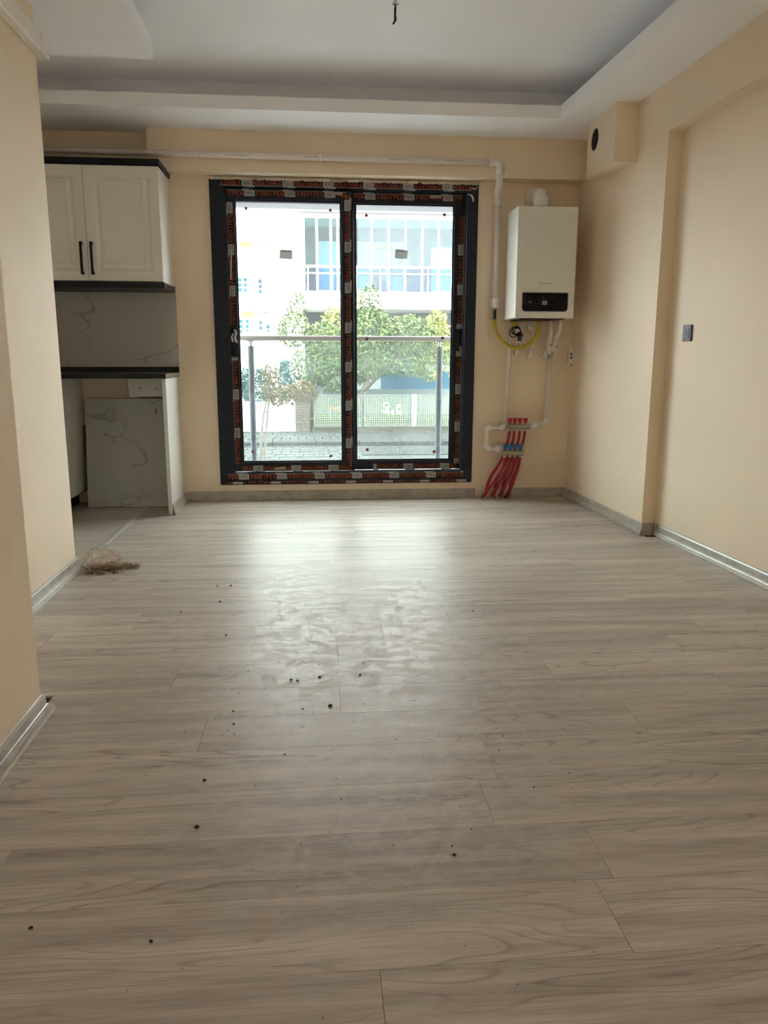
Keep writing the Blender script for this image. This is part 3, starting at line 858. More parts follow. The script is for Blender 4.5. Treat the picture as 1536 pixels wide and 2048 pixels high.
# outside ledge and the low railing just beyond the door
MB().box(-0.60, 1.055, 5.60, 6.00, 0.10, 0.168).build('trim_2', M['render_white'], kind='structure')
rail = thing('balcony_railing', (0.22, 5.85, 0.17), 'low railing with pale handrail and glass panel just outside the balcony door', 'railing')
RY = 5.83
hr = MB(); hr.box(-0.60, 1.055, RY - .02, RY + .02, 1.124, 1.160)
hr.build('handrail', M['rail_metal'], rail, bevel=.006)
for px, up in ((-0.468, True), (0.930, False)):
    p = MB(); p.cyl((px, RY, 0.168), (px, RY, 1.085), 0.0225, 16)
    po = p.build('post', M['post_film'], rail, smooth=False, label='railing post wrapped in grey printed film')
    MB().cyl((px, RY, 1.085), (px, RY, 1.118), 0.010, 12).build('post_neck', M['steel'], rail)
    MB().box(px - .024, px + .024, RY - .018, RY + .018, 1.117, 1.124).build('post_saddle', M['steel'], rail)
    # printed marks on the film: ring with a hooked stroke and the word beside it
    pr = MB()
    def wrap(u, v, r=0.0231):
        a = u / r
        return (px + r * math.sin(a), RY - r * math.cos(a), v)
    for zc in ((0.775, 0.415) if up else (1.030, 0.670, 0.312)):
        nseg = 20
        for i in range(nseg):
            a0, a1 = 2 * PI * i / nseg, 2 * PI * (i + 1) / nseg
            if up and 1.2 < a0 < 1.9: continue
            pr.quad([wrap(.0135 * math.cos(a0), zc + .0175 * math.sin(a0)), wrap(.0135 * math.cos(a1), zc + .0175 * math.sin(a1)),
                     wrap(.0175 * math.cos(a1), zc + .0215 * math.sin(a1)), wrap(.0175 * math.cos(a0), zc + .0215 * math.sin(a0))])
        for (u0, v0), (u1, v1) in (((-.006, .006), (.003, .007)), ((.003, .007), (.006, .001)), ((.006, .001), (.003, -.008))):
            pr.quad([wrap(u0, zc + v0 - .002), wrap(u1, zc + v1 - .002), wrap(u1, zc + v1 + .003), wrap(u0, zc + v0 + .003)])
        if up:
            font_mesh(pr, 'oruçoğlu', 0.030, lambda x_, y_: wrap(-(y_ - .016), zc + .032 + x_ * .95))
        elif zc > .4:
            font_mesh(pr, 'oruçoğlu', 0.030, lambda x_, y_: wrap(y_ - .004, zc - .032 - x_ * .95))
    pr.build('post_print', M['print_dark'], po, kind='stuff')
MB().box(-0.60, 1.055, RY - .004, RY + .004, 0.20, 1.104).build('glass_panel', M['rail_glass'], rail)

# ================================================================== KITCHEN NICHE
# wall cabinets
def raised_door(x0, x1, z0, z1, y):
    """front towards -y with a moulded raised field; mesh with 18 mm body"""
    m_ = MB(); loops = []
    steps = [(0, .002), (.002, 0), (.056, 0), (.062, .003), (.072, .011), (.080, .010), (.098, .001), (.102, .001), (.106, .0035)]
    for ins, dep in steps:
        loops.append([m_.bm.verts.new(p) for p in ((x0 + ins, y + dep, z0 + ins), (x1 - ins, y + dep, z0 + ins), (x1 - ins, y + dep, z1 - ins), (x0 + ins, y + dep, z1 - ins))])
    back = [m_.bm.verts.new(p) for p in ((x0, y + .018, z0), (x1, y + .018, z0), (x1, y + .018, z1), (x0, y + .018, z1))]
    for A, B in zip(loops[:-1], loops[1:]):
        for i in range(4): m_.bm.faces.new((A[i], A[(i + 1) % 4], B[(i + 1) % 4], B[i]))
    for i in range(4): m_.bm.faces.new((back[i], back[(i + 1) % 4], loops[0][(i + 1) % 4], loops[0][i]))
    m_.bm.faces.new(loops[-1]); m_.bm.faces.new(back[::-1])
    return m_
def bar_handle(x, z0, z1, y, parent):
    h = MB()
    h.box(x - .007, x + .007, y - .030, y - .020, z0, z1)
    h.box(x - .008, x + .008, y - .024, y - .0002, z0, z0 + .018)
    h.box(x - .008, x + .008, y - .024, y - .0002, z1 - .018, z1)
    h.build('handle', M['black_metal'], parent, bevel=.002)
CY = 5.13
wc = thing('wall_cabinet', (-1.40, 5.30, 1.43), 'white wall cabinet with moulded doors between two black edge boards above the counter', 'cabinet')
MB().box(-1.855, -0.942, CY + .020, YB - .002, 1.466, 2.150).build('cabinet_body', M['cab_edge'], wc, bevel=.001)
for x0, x1, hx in ((-1.852, -1.3965, -1.428), (-1.3935, -0.943, -1.366)):
    d_ = raised_door(x0, x1, 1.469, 2.148, CY).build('door', M['cab_white'], wc)
    bar_handle(hx, 1.505, 1.70, CY, d_)
MB().box(-2.28, -0.932, CY - .012, YB - .002, 2.1515, 2.187).build('top_board', M['black_trim'], wc, bevel=.001)
MB().box(-2.28, -0.936, CY - .012, YB - .014, 1.4285, 1.4645).build('bottom_board', M['black_trim'], wc, bevel=.001)
wc2 = thing('wall_cabinet', (-2.07, 5.30, 1.466), 'white wall cabinet mostly hidden behind the cream wall corner', 'cabinet')
MB().box(-2.29, -1.857, CY + .020, YB - .002, 1.466, 2.150).build('cabinet_body', M['cab_edge'], wc2)
raised_door(-2.288, -1.858, 1.469, 2.148, CY).build('door', M['cab_white'], wc2)

# marble splashback slab
MB().box(-2.29, -0.932, YB - .0125, YB - .001, 0.938, 1.470).build('splashback', M['marble'])
tag(bpy.data.objects['splashback'], 'grey veined marble splashback slab between counter and wall cabinet', 'splashback')
# counter
ct = thing('countertop', (-1.60, 5.22, 0.872), 'black kitchen countertop with upstand beneath the marble splashback', 'countertop')
MB().box(-2.29, -0.928, 4.962, YB - .013, 0.872, 0.902).build('top', M['black_trim'], ct, bevel=.003)
MB().box(-2.29, -0.930, YB - .034, YB - .0135, 0.9025, 0.937).build('upstand', M['black_trim'], ct, bevel=.002)
MB().box(-0.9278, -0.9268, 4.964, YB - .02, 0.8735, 0.9005).build('end_edge_band', M['cab_edge'], ct, label='worn pale end edge').data.materials[0] = M['chrome']
# end panel carrying the counter
ep = MB().box(-0.958, -0.934, 4.985, YB - .002, 0.001, 0.871).build('end_panel', M['cab_white'], bevel=.001)
tag(ep, 'white upright end panel carrying the open end of the black countertop', 'panel')
# base cabinet running back along the side wall
bc = thing('base_cabinet', (-1.93, 4.70, 0), 'plain white base cabinet standing in shade under the far end of the counter', 'cabinet')
MB().box(-2.29, -1.605, 3.98, YB - .015, 0.100, 0.870).build('cabinet_body', M['cab_edge'], bc)
for y0, y1 in ((3.985, 4.48), (4.484, 4.98), (4.984, 5.474)):
    d_ = MB().box(-1.604, -1.586, y0, y1, 0.104, 0.866).build('door', M['cab_white'], bc, bevel=.001)
    if y1 < 5.3: bar_handle_y = MB().box(-1.585, -1.565, y1 - .05, y1 - .035, 0.62, 0.80).build('handle', M['black_metal'], d_)
MB().box(-2.20, -1.66, 4.0, YB - .02, 0.001, 0.0995).build('plinth', M['black_trim'], bc)
MB().box(-1.604, -1.586, 3.99, 5.47, 0.098, 0.1035).build('bottom_edge', M['wood_brown'], bc)
# loose panel hung under the counter at the wall, with two holes
hp = MB().prism([(-1.268, 0.871), (-0.975, 0.871), (-0.975, 0.742), (-1.20, 0.738), (-1.246, 0.732), (-1.258, 0.745)], 5.395, 5.412, 'y').build('backing_board', M['cab_white'], bevel=.002)
tag(hp, 'white board with two screw holes fixed below the counter, above the leaning tile', 'board')
for x in (-1.182, -1.082):
    MB().cyl((x, 5.3935, 0.795), (x, 5.3948, 0.795), 0.005, 10).build('screw_hole', M['socket_dark'], hp)
# leaning marble tile
lt = MB()
ty0, ty1, th = 5.275, 5.385, 0.725
if True:
    P = lambda x, t, d: (x, ty0 + (ty1 - ty0) * t + d, 0.0015 + th * t)
    v = [lt.bm.verts.new(P(x, t, d)) for x in (-1.548, -0.965) for t in (0, 1) for d in (0, 0.010)]
    for f in ((0, 1, 3, 2), (4, 6, 7, 5), (0, 4, 5, 1), (2, 3, 7, 6), (0, 2, 6, 4), (1, 5, 7, 3)):
        lt.bm.faces.new([v[i] for i in f])
lt = lt.build('marble_tile', M['marble2'], bevel=.002)
tag(lt, 'large grey marble tile leaning on the wall under the open counter', 'tile')
c_ = MB().prism([(-1.085, 0.655), (-1.078, 0.668), (-1.074, 0.645), (-1.079, 0.628), (-1.083, 0.625)], 5.364, 5.366, 'y')
c_.build('chip', M['wood_brown'], lt)
bb = MB().prism([(-1.585 + .012, 0.0015), (-1.552, 0.0015), (-1.556, 0.52), (-1.572, 0.55), (-1.585 + .004, 0.53)], 5.40, 5.42, 'y').build('brown_board', M['wood_brown'])
tag(bb, 'narrow brown board standing behind the leaning marble tile', 'board')

# cable trunking along the top of the left recess wall
tk = thing('cable_trunking', (-1.13, 2.9, 2.24), 'white square trunking along the top of the left wall, ending at its corner', 'trunking')
MB().box(-1.1495, -1.108, 2.102, 3.615, 2.243, 2.318).build('trunking_cover', M['white_plastic'], tk, bevel=.008, bseg=3)
e_ = MB().prism([(-1.1495, 3.617), (-1.106, 3.617), (-1.106, 3.702), (-1.26, 3.702), (-1.26, 3.6615), (-1.1495, 3.6615)], 2.240, 2.321)
e_.build('corner_elbow', M['white_plastic'], tk, bevel=.004)

# ================================================================== GAS PIPE
gp = thing('gas_pipe', (0.0, 5.34, 2.27), 'long white pipe along the beam over the door, turning down beside the boiler', 'pipe')
GR = 0.0195
MB().tube([(-2.28, 5.348, 2.280), (1.20, 5.348, 2.268)], GR, 14).build('pipe', M['pvc'], gp, smooth=True)
MB().tube(rounded([(1.165, 5.348, 2.268), (1.237, 5.348, 2.268), (1.237, 5.348, 2.19)], .03, 5), GR + .006, 14).build('elbow', M['pvc'], gp, smooth=True)
MB().tube(rounded([(1.237, 5.348, 2.20), (1.238, 5.349, 2.130), (1.250, 5.452, 2.10), (1.252, 5.456, 2.02)], .05, 5), GR + .005, 14).build('elbow', M['pvc'], gp, smooth=True)
MB().cyl((1.252, 5.456, 2.04), (1.252, 5.456, 1.405), GR, 14).build('pipe', M['pvc'], gp, smooth=True)
MB().tube([(1.252, 5.456, 1.415), (1.252, 5.456, 1.405), (1.252, 5.456, 1.35), (1.252, 5.456, 1.345)], [GR + .002, GR + .007, GR + .007, GR + .004], 14).build('socket_sleeve', M['pvc'], gp)
for x in (-0.735, 0.05):
    c_ = MB(); c_.tube([(x - .014, 5.348, 2.275 - .0035 * (x + 2.28) / 3.5), (x + .014, 5.348, 2.275 - .0035 * (x + 2.28) / 3.5)], GR + .003, 14)
    c_.build('pipe_coupling', M['white_plastic'], gp, smooth=True)
mk = MB()
for x0 in (-0.55, -0.05, 0.50, 0.86):
    for i in range(14):
        mk.box(x0 + i * .009, x0 + i * .009 + .0055, 5.348 - GR - .0012, 5.348 - GR + .0004, 2.268, 2.2725)
mk.build('faint_print', M['film_grey'], gp, kind='stuff')
gv = thing('gas_valve', (1.252, 5.456, 1.27), 'small steel gas valve at the lower end of the white pipe', 'valve')
v_ = MB(); v_.cyl((1.252, 5.456, 1.346), (1.252, 5.456, 1.335), .021, 6); v_.cyl((1.252, 5.456, 1.335), (1.252, 5.456, 1.285), .014, 12); v_.cyl((1.252, 5.456, 1.290), (1.252, 5.456, 1.268), .018, 6)
v_.build('valve_body', M['steel'], gv)
MB().cyl((1.252, 5.456, 1.312), (1.252, 5.43, 1.312), .009, 10).build('valve_spindle', M['steel'], gv)
MB().box(1.244, 1.260, 5.424, 5.430, 1.268, 1.33).build('valve_lever', M['black_metal'], gv)
# yellow hose, hanging in a U
hs = thing('gas_hose', (1.39, 5.42, 1.10), 'yellow flexible gas hose sagging in a loop below the boiler', 'hose')
pts = []
P0, P1, P2, P3 = Vector((1.252, 5.452, 1.272)), Vector((1.245, 5.365, 1.02)), Vector((1.545, 5.335, 1.00)), Vector((1.552, 5.37, 1.256))
for i in range(33):
    t = i / 32
    pts.append(P0 * (1 - t) ** 3 + P1 * 3 * t * (1 - t) ** 2 + P2 * 3 * t * t * (1 - t) + P3 * t ** 3)
MB().tube(pts, 0.0125, 12).build('hose', M['yellow_hose'], hs, smooth=True)
mk = MB()
for i in list(range(4, 7)) + list(range(10, 16)):
    p = pts[i]; d = (pts[i + 1] - pts[i]).normalized() * .004
    u_ = Vector((-d.z, 0, d.x)).normalized() * .002
    o_ = Vector((0, -.0131, 0))
    mk.quad([p - d - u_ + o_, p + d - u_ + o_, p + d + u_ + o_, p - d + u_ + o_])
mk.build('hose_print', M['print_dark'], hs, kind='stuff')

# ================================================================== BOILER
bo = thing('wall_boiler', (1.51, 5.30, 1.262), 'white wall-hung combi boiler with a black control window', 'boiler')
BX0, BX1, BZ0, BZ1, BY = 1.311, 1.714, 1.262, 1.960, 5.118
cs = MB()
prof = [(BX0 + .018, YB - .012), (BX0 + .004, 5.40), (BX0, 5.20), (BX0 + .001, BY + .01), (BX0 + .008, BY), (BX1 - .008, BY), (BX1 - .001, BY + .01), (BX1, 5.20), (BX1 - .004, 5.40), (BX1 - .018, YB - .012)]
cs.prism(prof, BZ0, BZ1)
cs.build('casing', M['boiler_white'], bo, bevel=.004, bseg=3)
MB().box(BX0 + .05, BX1 - .05, 5.16, 5.44, BZ0 - .005, BZ0 - .0005).build('base_tray', M['black_metal'], bo)
def rrect(x0, x1, z0, z1, r, n=5):
    out = []
    for cx_, cz_, a in ((x1 - r[0], z0 + r[0], -PI / 2), (x1 - r[1], z1 - r[1], 0), (x0 + r[2], z1 - r[2], PI / 2), (x0 + r[3], z0 + r[3], PI)):
        q = r[[0, 1, 2, 3][len(out) // (n + 1)]]
        for i in range(n + 1):
            t = a + PI / 2 * i / n
            out.append((cx_ + q * math.cos(t), cz_ + q * math.sin(t)))
    return out
cp = MB().prism(rrect(1.356, 1.668, 1.301, 1.427, [.024, .010, .010, .024]), BY - .003, BY - .0005, 'y').build('panel_surround', M['chrome'], bo)
cp2 = MB().prism(rrect(1.361, 1.663, 1.306, 1.422, [.021, .008, .008, .021]), BY - .0055, BY - .0032, 'y').build('control_panel', M['boiler_black'], bo)
MB().box(1.490, 1.526, BY - .0062, BY - .0057, 1.346, 1.373).build('display', M['display'], cp2)
MB().box(1.402, 1.420, BY - .0062, BY - .0057, 1.362, 1.367).build('indicator_mark', M['film_grey'], cp2)
kn = MB()
for x, z in ((1.47, 1.375), (1.47, 1.355), (1.50, 1.392), (1.56, 1.395)):
    kn.cyl((x, BY - .0062, z), (x, BY - .0057, z), .004, 8)
kn.build('touch_keys', M['socket_grey'], cp2, kind='stuff')
lg = MB()
font_mesh(lg, 'warmhaus', 0.0185, lambda a, b_: (1.489 + a * 0.92, BY - .0008, 1.4795 + b_ * .8))
lg.build('lettering', M['print_dark'], bo)
fl = MB()
ring_pts = [(0, .0125), (.004, .006), (.0075, 0), (.006, -.006), (0, -.0085), (-.006, -.006), (-.0075, 0), (-.004, .006)]
for i in range(8):
    a, b_ = ring_pts[i], ring_pts[(i + 1) % 8]
    fl.quad([(1.4755 + a[0], BY - .0008, 1.484 + a[1]), (1.4755 + b_[0], BY - .0008, 1.484 + b_[1]), (1.4755 + b_[0] * .7, BY - .0008, 1.484 + b_[1] * .7), (1.4755 + a[0] * .7, BY - .0008, 1.484 + a[1] * .7)])
fl.build('flame_mark', M['orange_sticker'], bo)
# flue
MB().tube(rounded([(1.512, 5.30, BZ1 + .0005), (1.512, 5.30, 2.06), (1.512, 5.476, 2.066)], .055, 7), 0.052, 24).build('flue_elbow', M['white_plastic'], bo, smooth=True)
MB().cyl((1.512, 5.30, BZ1 + .0005), (1.512, 5.30, BZ1 + .02), .056, 24).build('flue_flange', M['white_plastic'], bo)
MB().cyl((1.530, 5.462, 2.072), (1.530, 5.488, 2.072), .083, 28).build('wall_collar', M['white_plastic'], bo, bevel=.004)
MB().cyl((1.530, 5.2465, 2.062), (1.530, 5.251, 2.062), .0042, 8).build('test_plug', M['socket_dark'], bo)

# white pipework below the boiler
def pipe_thing(name, label, segs, m=M['pvc'], cat='pipe', r=.0125, fit=()):
    p0 = segs[0][0]
    t = thing(name, (p0[0], p0[1], min(p[2] for s_ in segs for p in s_)), label, cat)
    for s_ in segs:
        MB().tube(rounded(s_, .02, 4), r, 12).build('pipe', m, t, smooth=True)
    for a, b_, rr in fit:
        MB().tube(rounded([a, b_] if len(b_) == 3 and not isinstance(b_[0], tuple) else [a, *b_], .016, 4), rr, 12).build('fitting', M['white_plastic'], t, smooth=True)
    return t
PY = 5.44
pipe_thing('heating_pipe', 'white heating pipe running from the boiler down to the blue-capped manifold',
           [[(1.372, PY + .012, 1.262), (1.372, PY + .012, 1.10), (1.352, PY, .53)], [(1.345, PY, .512), (1.224, PY, .512), (1.220, PY, .368), (1.262, PY, .364)]], r=.0145,
           fit=(((1.350, PY, .545), ((1.350, PY, .512), (1.315, PY, .512)), .0195), ((1.255, PY, .512), ((1.223, PY, .512), (1.223, PY, .480)), .0195),
                ((1.220, PY, .400), ((1.220, PY, .366), (1.255, PY, .365)), .0195), ((1.262, PY - .01, .364), (1.290, PY - .02, .364), .0165), ((1.288, PY - .02, .364), (1.322, PY - .03, .363), .0235)))
pipe_thing('heating_pipe', 'white heating pipe running from the lever valves down to the red-capped manifold',
           [[(1.6655, PY, 1.045), (1.648, PY, .56)]], r=.0140,
           fit=(((1.648, PY, .580), ((1.647, PY, .545), (1.610, PY, .540)), .0195), ((1.612, PY - .01, .540), (1.590, PY - .02, .538), .0155), ((1.592, PY - .02, .536), (1.524, 5.394, .524), .0235)))
pipe_thing('condensate_pipe', 'short white drain pipe with grey hose just right of the black cable coil',
           [[(1.426, 5.40, 1.255), (1.424, 5.41, 1.115)]], r=.016,
           fit=(((1.423, 5.415, 1.165), (1.421, 5.42, 1.105), .0195), ((1.421, 5.42, 1.10), (1.421, PY, 1.05), .0130), ((1.421, PY, 1.075), ((1.421, PY, 1.040), (1.421, YB - .003, 1.036)), .0175)))
MB_ = MB().cyl((1.427, 5.395, 1.18), (1.424, 5.40, 1.12), .0165, 12).build('hose_sleeve', M['socket_grey'], bpy.data.objects['condensate_pipe'], label='grey rubber sleeve')
pipe_thing('cold_water_pipe', 'thin white water pipe with a swan-neck bend, behind the yellow hose',
           [[(1.490, 5.38, 1.262), (1.490, 5.38, 1.205), (1.528, 5.42, 1.192), (1.526, PY, 1.03)]], r=.0095,
           fit=(((1.490, 5.38, 1.245), ((1.490, 5.38, 1.202), (1.508, 5.40, 1.198)), .0135), ((1.524, PY, 1.058), ((1.523, PY, 1.022), (1.522, YB - .003, 1.014)), .0180)))
lv = thing('lever_valve', (1.640, 5.42, 1.02), 'left white plastic lever valve of the pair below the boiler', 'valve')
MB().tube(rounded([(1.634, 5.36, 1.262), (1.634, 5.36, 1.195), (1.650, 5.40, 1.175), (1.652, 5.42, 1.13)], .02, 4), .0145, 12).build('connector', M['white_plastic'], lv, smooth=True)
MB().tube([(1.648, 5.42, 1.165), (1.645, 5.42, 1.15), (1.640, 5.42, 1.10), (1.633, 5.42, 1.05)], [.016, .021, .021, .014], 12).build('valve_body', M['pvc'], lv, smooth=True)
MB().box(1.636, 1.656, 5.392, 5.399, 1.028, 1.105, rot=Matrix.Rotation(.12, 3, 'Y')).build('lever', M['white_plastic'], lv, bevel=.004)
MB().cyl((1.648, 5.389, 1.092), (1.648, 5.3915, 1.092), .0045, 10).build('lever_screw', M['socket_dark'], lv)
MB().tube(rounded([(1.632, 5.425, 1.06), (1.630, PY, 1.020), (1.628, YB - .003, 1.012)], .02, 4), .0185, 12).build('fitting', M['white_plastic'], lv, smooth=True)
lv = thing('lever_valve', (1.690, 5.42, 1.08), 'right white plastic lever valve of the pair below the boiler', 'valve')
MB().tube(rounded([(1.700, 5.36, 1.258), (1.700, 5.36, 1.195), (1.695, 5.395, 1.170), (1.694, 5.415, 1.14)], .02, 4), .0165, 12).build('connector', M['white_plastic'], lv, smooth=True)
MB().tube([(1.695, 5.415, 1.155), (1.692, 5.416, 1.145), (1.684, 5.425, 1.10), (1.670, PY, 1.05)], [.016, .0185, .0185, .0145], 12).build('valve_body', M['pvc'], lv, smooth=True)
MB().box(1.678, 1.698, 5.392, 5.399, 1.030, 1.110, rot=Matrix.Rotation(.10, 3, 'Y')).build('lever', M['white_plastic'], lv, bevel=.004)
MB().cyl((1.689, 5.389, 1.080), (1.689, 5.3915, 1.080), .0045, 10).build('lever_screw', M['socket_dark'], lv)
# coiled mains lead
pc = thing('power_cord', (1.385, 5.36, 1.15), 'coiled black mains lead with a yellow tag hanging below the boiler', 'cable')
coil = MB()
for k_, (cx_, cz_, r1, r2) in enumerate(((1.372, 1.178, .030, .034), (1.392, 1.190, .028, .026), (1.398, 1.183, .022, .030), (1.386, 1.186, .034, .022))):
    pp = [(cx_ + r1 * math.cos(a), 5.365 - .004 * k_ + .004 * math.sin(a * 2), cz_ + r2 * math.sin(a)) for a in [2 * PI * i / 22 for i in range(23)]]
    coil.tube(pp, .0032, 6)
coil.tube(rounded([(1.392, 5.36, 1.262), (1.388, 5.36, 1.235), (1.395, 5.355, 1.205)], .02), .0032, 6)
coil.tube(rounded([(1.385, 5.36, 1.165), (1.41, 5.35, 1.155), (1.438, 5.35, 1.158)], .02), .004, 6)
coil.build('cord_coil', M['black_metal'], pc, smooth=True)
MB().box(1.356, 1.392, 5.345, 5.353, 1.222, 1.246, rot=Matrix.Rotation(-.5, 3, 'Y')).build('tag', M['yellow_hose'], pc, bevel=.002)
MB().box(1.380, 1.398, 5.340, 5.349, 1.176, 1.200, rot=Matrix.Rotation(.4, 3, 'Y')).build('plug', M['white_plastic'], pc, bevel=.003)

# manifolds ---------------------------------------------------------------------
def manifold(label, xs, xb0, xb1, zb, knob, y, cap):
    t = thing('heating_manifold', ((xb0 + xb1) / 2, y, zb), label, 'manifold')
    MB().cyl((xb0, y, zb), (xb1, y, zb - .004), .020, 16).build('manifold_bar', M['brass'], t, smooth=False)
    for x in xs:
        k_ = MB(); k_.tube([(x, y, zb + .020), (x, y, zb + .028), (x, y, zb + .030), (x + .001, y, zb + .056), (x + .001, y, zb + .058)], [.010, .011, .0145, .0165, .013], 12)
        k_.build('valve_cap', knob, t)
        MB().cyl((x, y, zb - .018), (x - .001, y, zb - .034), .0115, 10).build('nipple', M['copper'], t)
    return t
xr = [1.374, 1.411, 1.449, 1.487]
m1 = manifold('upper steel manifold with four red valve caps on the wall', xr, 1.357, 1.520, .527, M['red'], 5.392, 1)
xb = [1.334, 1.371, 1.408, 1.446]
m2 = manifold('lower steel manifold with four blue valve caps on the wall', xb, 1.315, 1.468, .344, M['blue'], 5.345, 2)
base_x = [1.195, 1.222, 1.255, 1.285, 1.315, 1.342, 1.370, 1.395]
for i, x in enumerate(xr):      # hoses of the upper one pass behind the lower one
    bx_ = base_x[2 * i + 1]
    MB().tube(rounded([(x, 5.392, .494), (x - .006, 5.40, .42), (x - .045, 5.425, .27), ((x + bx_) / 2 - .03 - .008 * (3 - i), 5.44, .14), (bx_, 5.445, .001)], .08, 4), .0100, 10).build('red_pipe', M['red_pipe'], m1, smooth=True)
for i, x in enumerate(xb):
    bx_ = base_x[2 * i]
    MB().tube(rounded([(x, 5.345, .311), (x - .012, 5.352, .23), ((x + bx_) / 2 - .002 * (3 - i), 5.38, .12), (bx_, 5.42, .001)], .08, 4), .0112, 10).build('red_pipe', M['red_pipe'], m2, smooth=True)
    # pale seam strip printed along each pipe
st = MB()
for i in range(0, 4):
    x = xb[i] + .018; b0 = base_x[2 * i] + .014
    pp = rounded([(x, 5.338, .30), (x - .016, 5.345, .22), ((x + b0) / 2 - .002 * (3 - i), 5.371, .12), (b0, 5.41, .002)], .08, 4)
    st.tube(pp, .0018, 6)
st.build('pale_sleeve_edge', M['copper'], m2, smooth=True)
rb = MB()
for i in range(26):
    x = random.uniform(1.19, 1.41); y = random.uniform(5.40, 5.47); s_ = random.uniform(.006, .016)
    rb.box(x - s_, x + s_, y - s_, y + s_, .001, random.uniform(.004, .02), rot=Matrix.Rotation(random.uniform(0, 3), 3, 'Z'))
rb.build('mortar_rubble', M['wire_beige'], kind='stuff'); tag(bpy.data.objects['mortar_rubble'], 'crumbled mortar in the gap where the red pipes enter the floor', 'rubble')

# thermostat by the corner
th = thing('room_thermostat', (1.822, 5.45, .95), 'small white room thermostat hanging at the wall corner beside the boiler', 'thermostat')
MB().box(1.802, 1.836, 5.450, 5.474, .962, 1.080).build('body', M['white_plastic'], th, bevel=.003)
MB().box(1.810, 1.827, 5.4490, 5.4498, 1.022, 1.042).build('display', M['display'], th)
MB().box(1.812, 1.824, 5.4485, 5.4498, .999, 1.015).build('button', M['socket_dark'], th)
MB().box(1.804, 1.834, 5.4745, 5.488, .965, 1.077).build('back_plate', M['wire_beige'], th)
MB().tube(rounded([(1.822, 5.46, .962), (1.828, 5.462, .950), (1.836, 5.47, .955)], .01), .003, 6).build('short_lead', M['socket_dark'], th)

# wall socket on the recessed right wall
sx = lambda y: xnear(y)
sk = thing('wall_socket', (sx(4.03) - .01, 4.03, 1.09), 'dark grey wall socket on the right-hand wall', 'socket')
RS = Matrix.Rotation(math.atan(.040), 3, 'Z')
def skbox(d0, d1, y0, y1, z0, z1): return MB().box(sx(4.0) - d1, sx(4.0) - d0, y0, y1, z0, z1, rot=RS, at=(sx(4.0), 4.0, 1.13))
skbox(.001, .010, 3.957, 4.043, 1.092, 1.176).build('cover_plate', M['socket_grey'], sk, bevel=.003)
skbox(.0102, .0125, 3.972, 4.028, 1.106, 1.162).build('insert', M['socket_grey'], sk, bevel=.001)
MB().cyl((sx(4.0) - .0131, 4.0, 1.134), (sx(4.0) - .0126, 4.0, 1.134), .0205, 20).build('plug_recess', M['socket_dark'], sk)

# loose ceiling wires
cw = thing('ceiling_wires', (.39, 3.9, 2.50), 'bare ceiling light wires ending in black tape', 'wire')
for dx in (-.004, .004):
    MB().tube(rounded([(.389 + dx * .5, 3.9, ZC - .001), (.389 + dx * 1.6, 3.9, 2.62), (.390 + dx, 3.9, 2.605), (.391, 3.9, 2.585)], .01), .0022, 6).build('wire', M['wire_beige'], cw, smooth=True)
MB().tube([(.391, 3.9, 2.592), (.391, 3.9, 2.575), (.390, 3.9, 2.55), (.392, 3.9, 2.53), (.388, 3.9, 2.522), (.381, 3.9, 2.510)], [.003, .0058, .0048, .0062, .0045, .0040], 8).build('black_tape', M['tape_black'], cw, smooth=True)
for s_ in (-1, 1):
    MB().tube([(.391, 3.9, 2.586), (.391 + s_ * .014, 3.9, 2.596)], .0018, 6).build('wire_end', M['tape_black'], cw)

# ================================================================== BAG, SHAVINGS, CRUMBS
bm = bmesh.new()
bmesh.ops.create_icosphere(bm, subdivisions=5, radius=1.0)
for v in bm.verts:
    d = v.co.normalized()
    n1 = noise.noise(d * 2.1 + Vector((3, 1, 7)))
    n2 = abs(noise.noise(d * 3.2 + Vector((9, 2, 5))))
    n3 = noise.noise(d * 11 + Vector((1, 8, 2)))
    r = 1 + .38 * n1 - .42 * n2 + .025 * n3
    v.co = Vector((d.x * .085 * r, d.y * .065 * r, max(0.0, (d.z * .062 * r + .044))))
bag = MB(); bag.bm.free(); bag.bm = bm
for v in bm.verts: v.co += Vector((-1.035, 3.70, .0015))
bag = bag.build('plastic_bag', M['bag'], smooth=True)
tag(bag, 'crumpled clear plastic bag on the shavings at the corner of the left wall', 'bag')
sh = MB()
for i in range(420):
    t = random.random()
    x = random.gauss(-1.03, .055) if t < .62 else random.uniform(-.99, -.865)
    y = random.gauss(3.665, .030) if t < .62 else random.gauss(3.700, .016)
    z = random.uniform(.001, .022 if t < .62 else .012)
    l = random.uniform(.008, .032); a = random.uniform(-.6, .6) + (0 if random.random() < .7 else 1.5)
    d = Vector((math.cos(a), math.sin(a), random.uniform(-.2, .3))).normalized() * l / 2
    c_ = Vector((x, y, z + .005)); w_ = Vector((-d.y, d.x, 0)).normalized() * random.uniform(.001, .0032)
    u_ = Vector((0, 0, random.uniform(.001, .003)))
    sh.quad([c_ - d - w_, c_ + d - w_, c_ + d + w_, c_ - d + w_]); sh.quad([c_ - d - w_ + u_, c_ + d - w_, c_ + d + w_ + u_, c_ - d + w_])
for v in sh.bm.verts: v.co.z = max(v.co.z, .0008)
sh.build('wood_shavings', M['straw'], kind='stuff'); tag(bpy.data.objects['wood_shavings'], 'brown shavings spilled round the plastic bag on the floor', 'shavings')
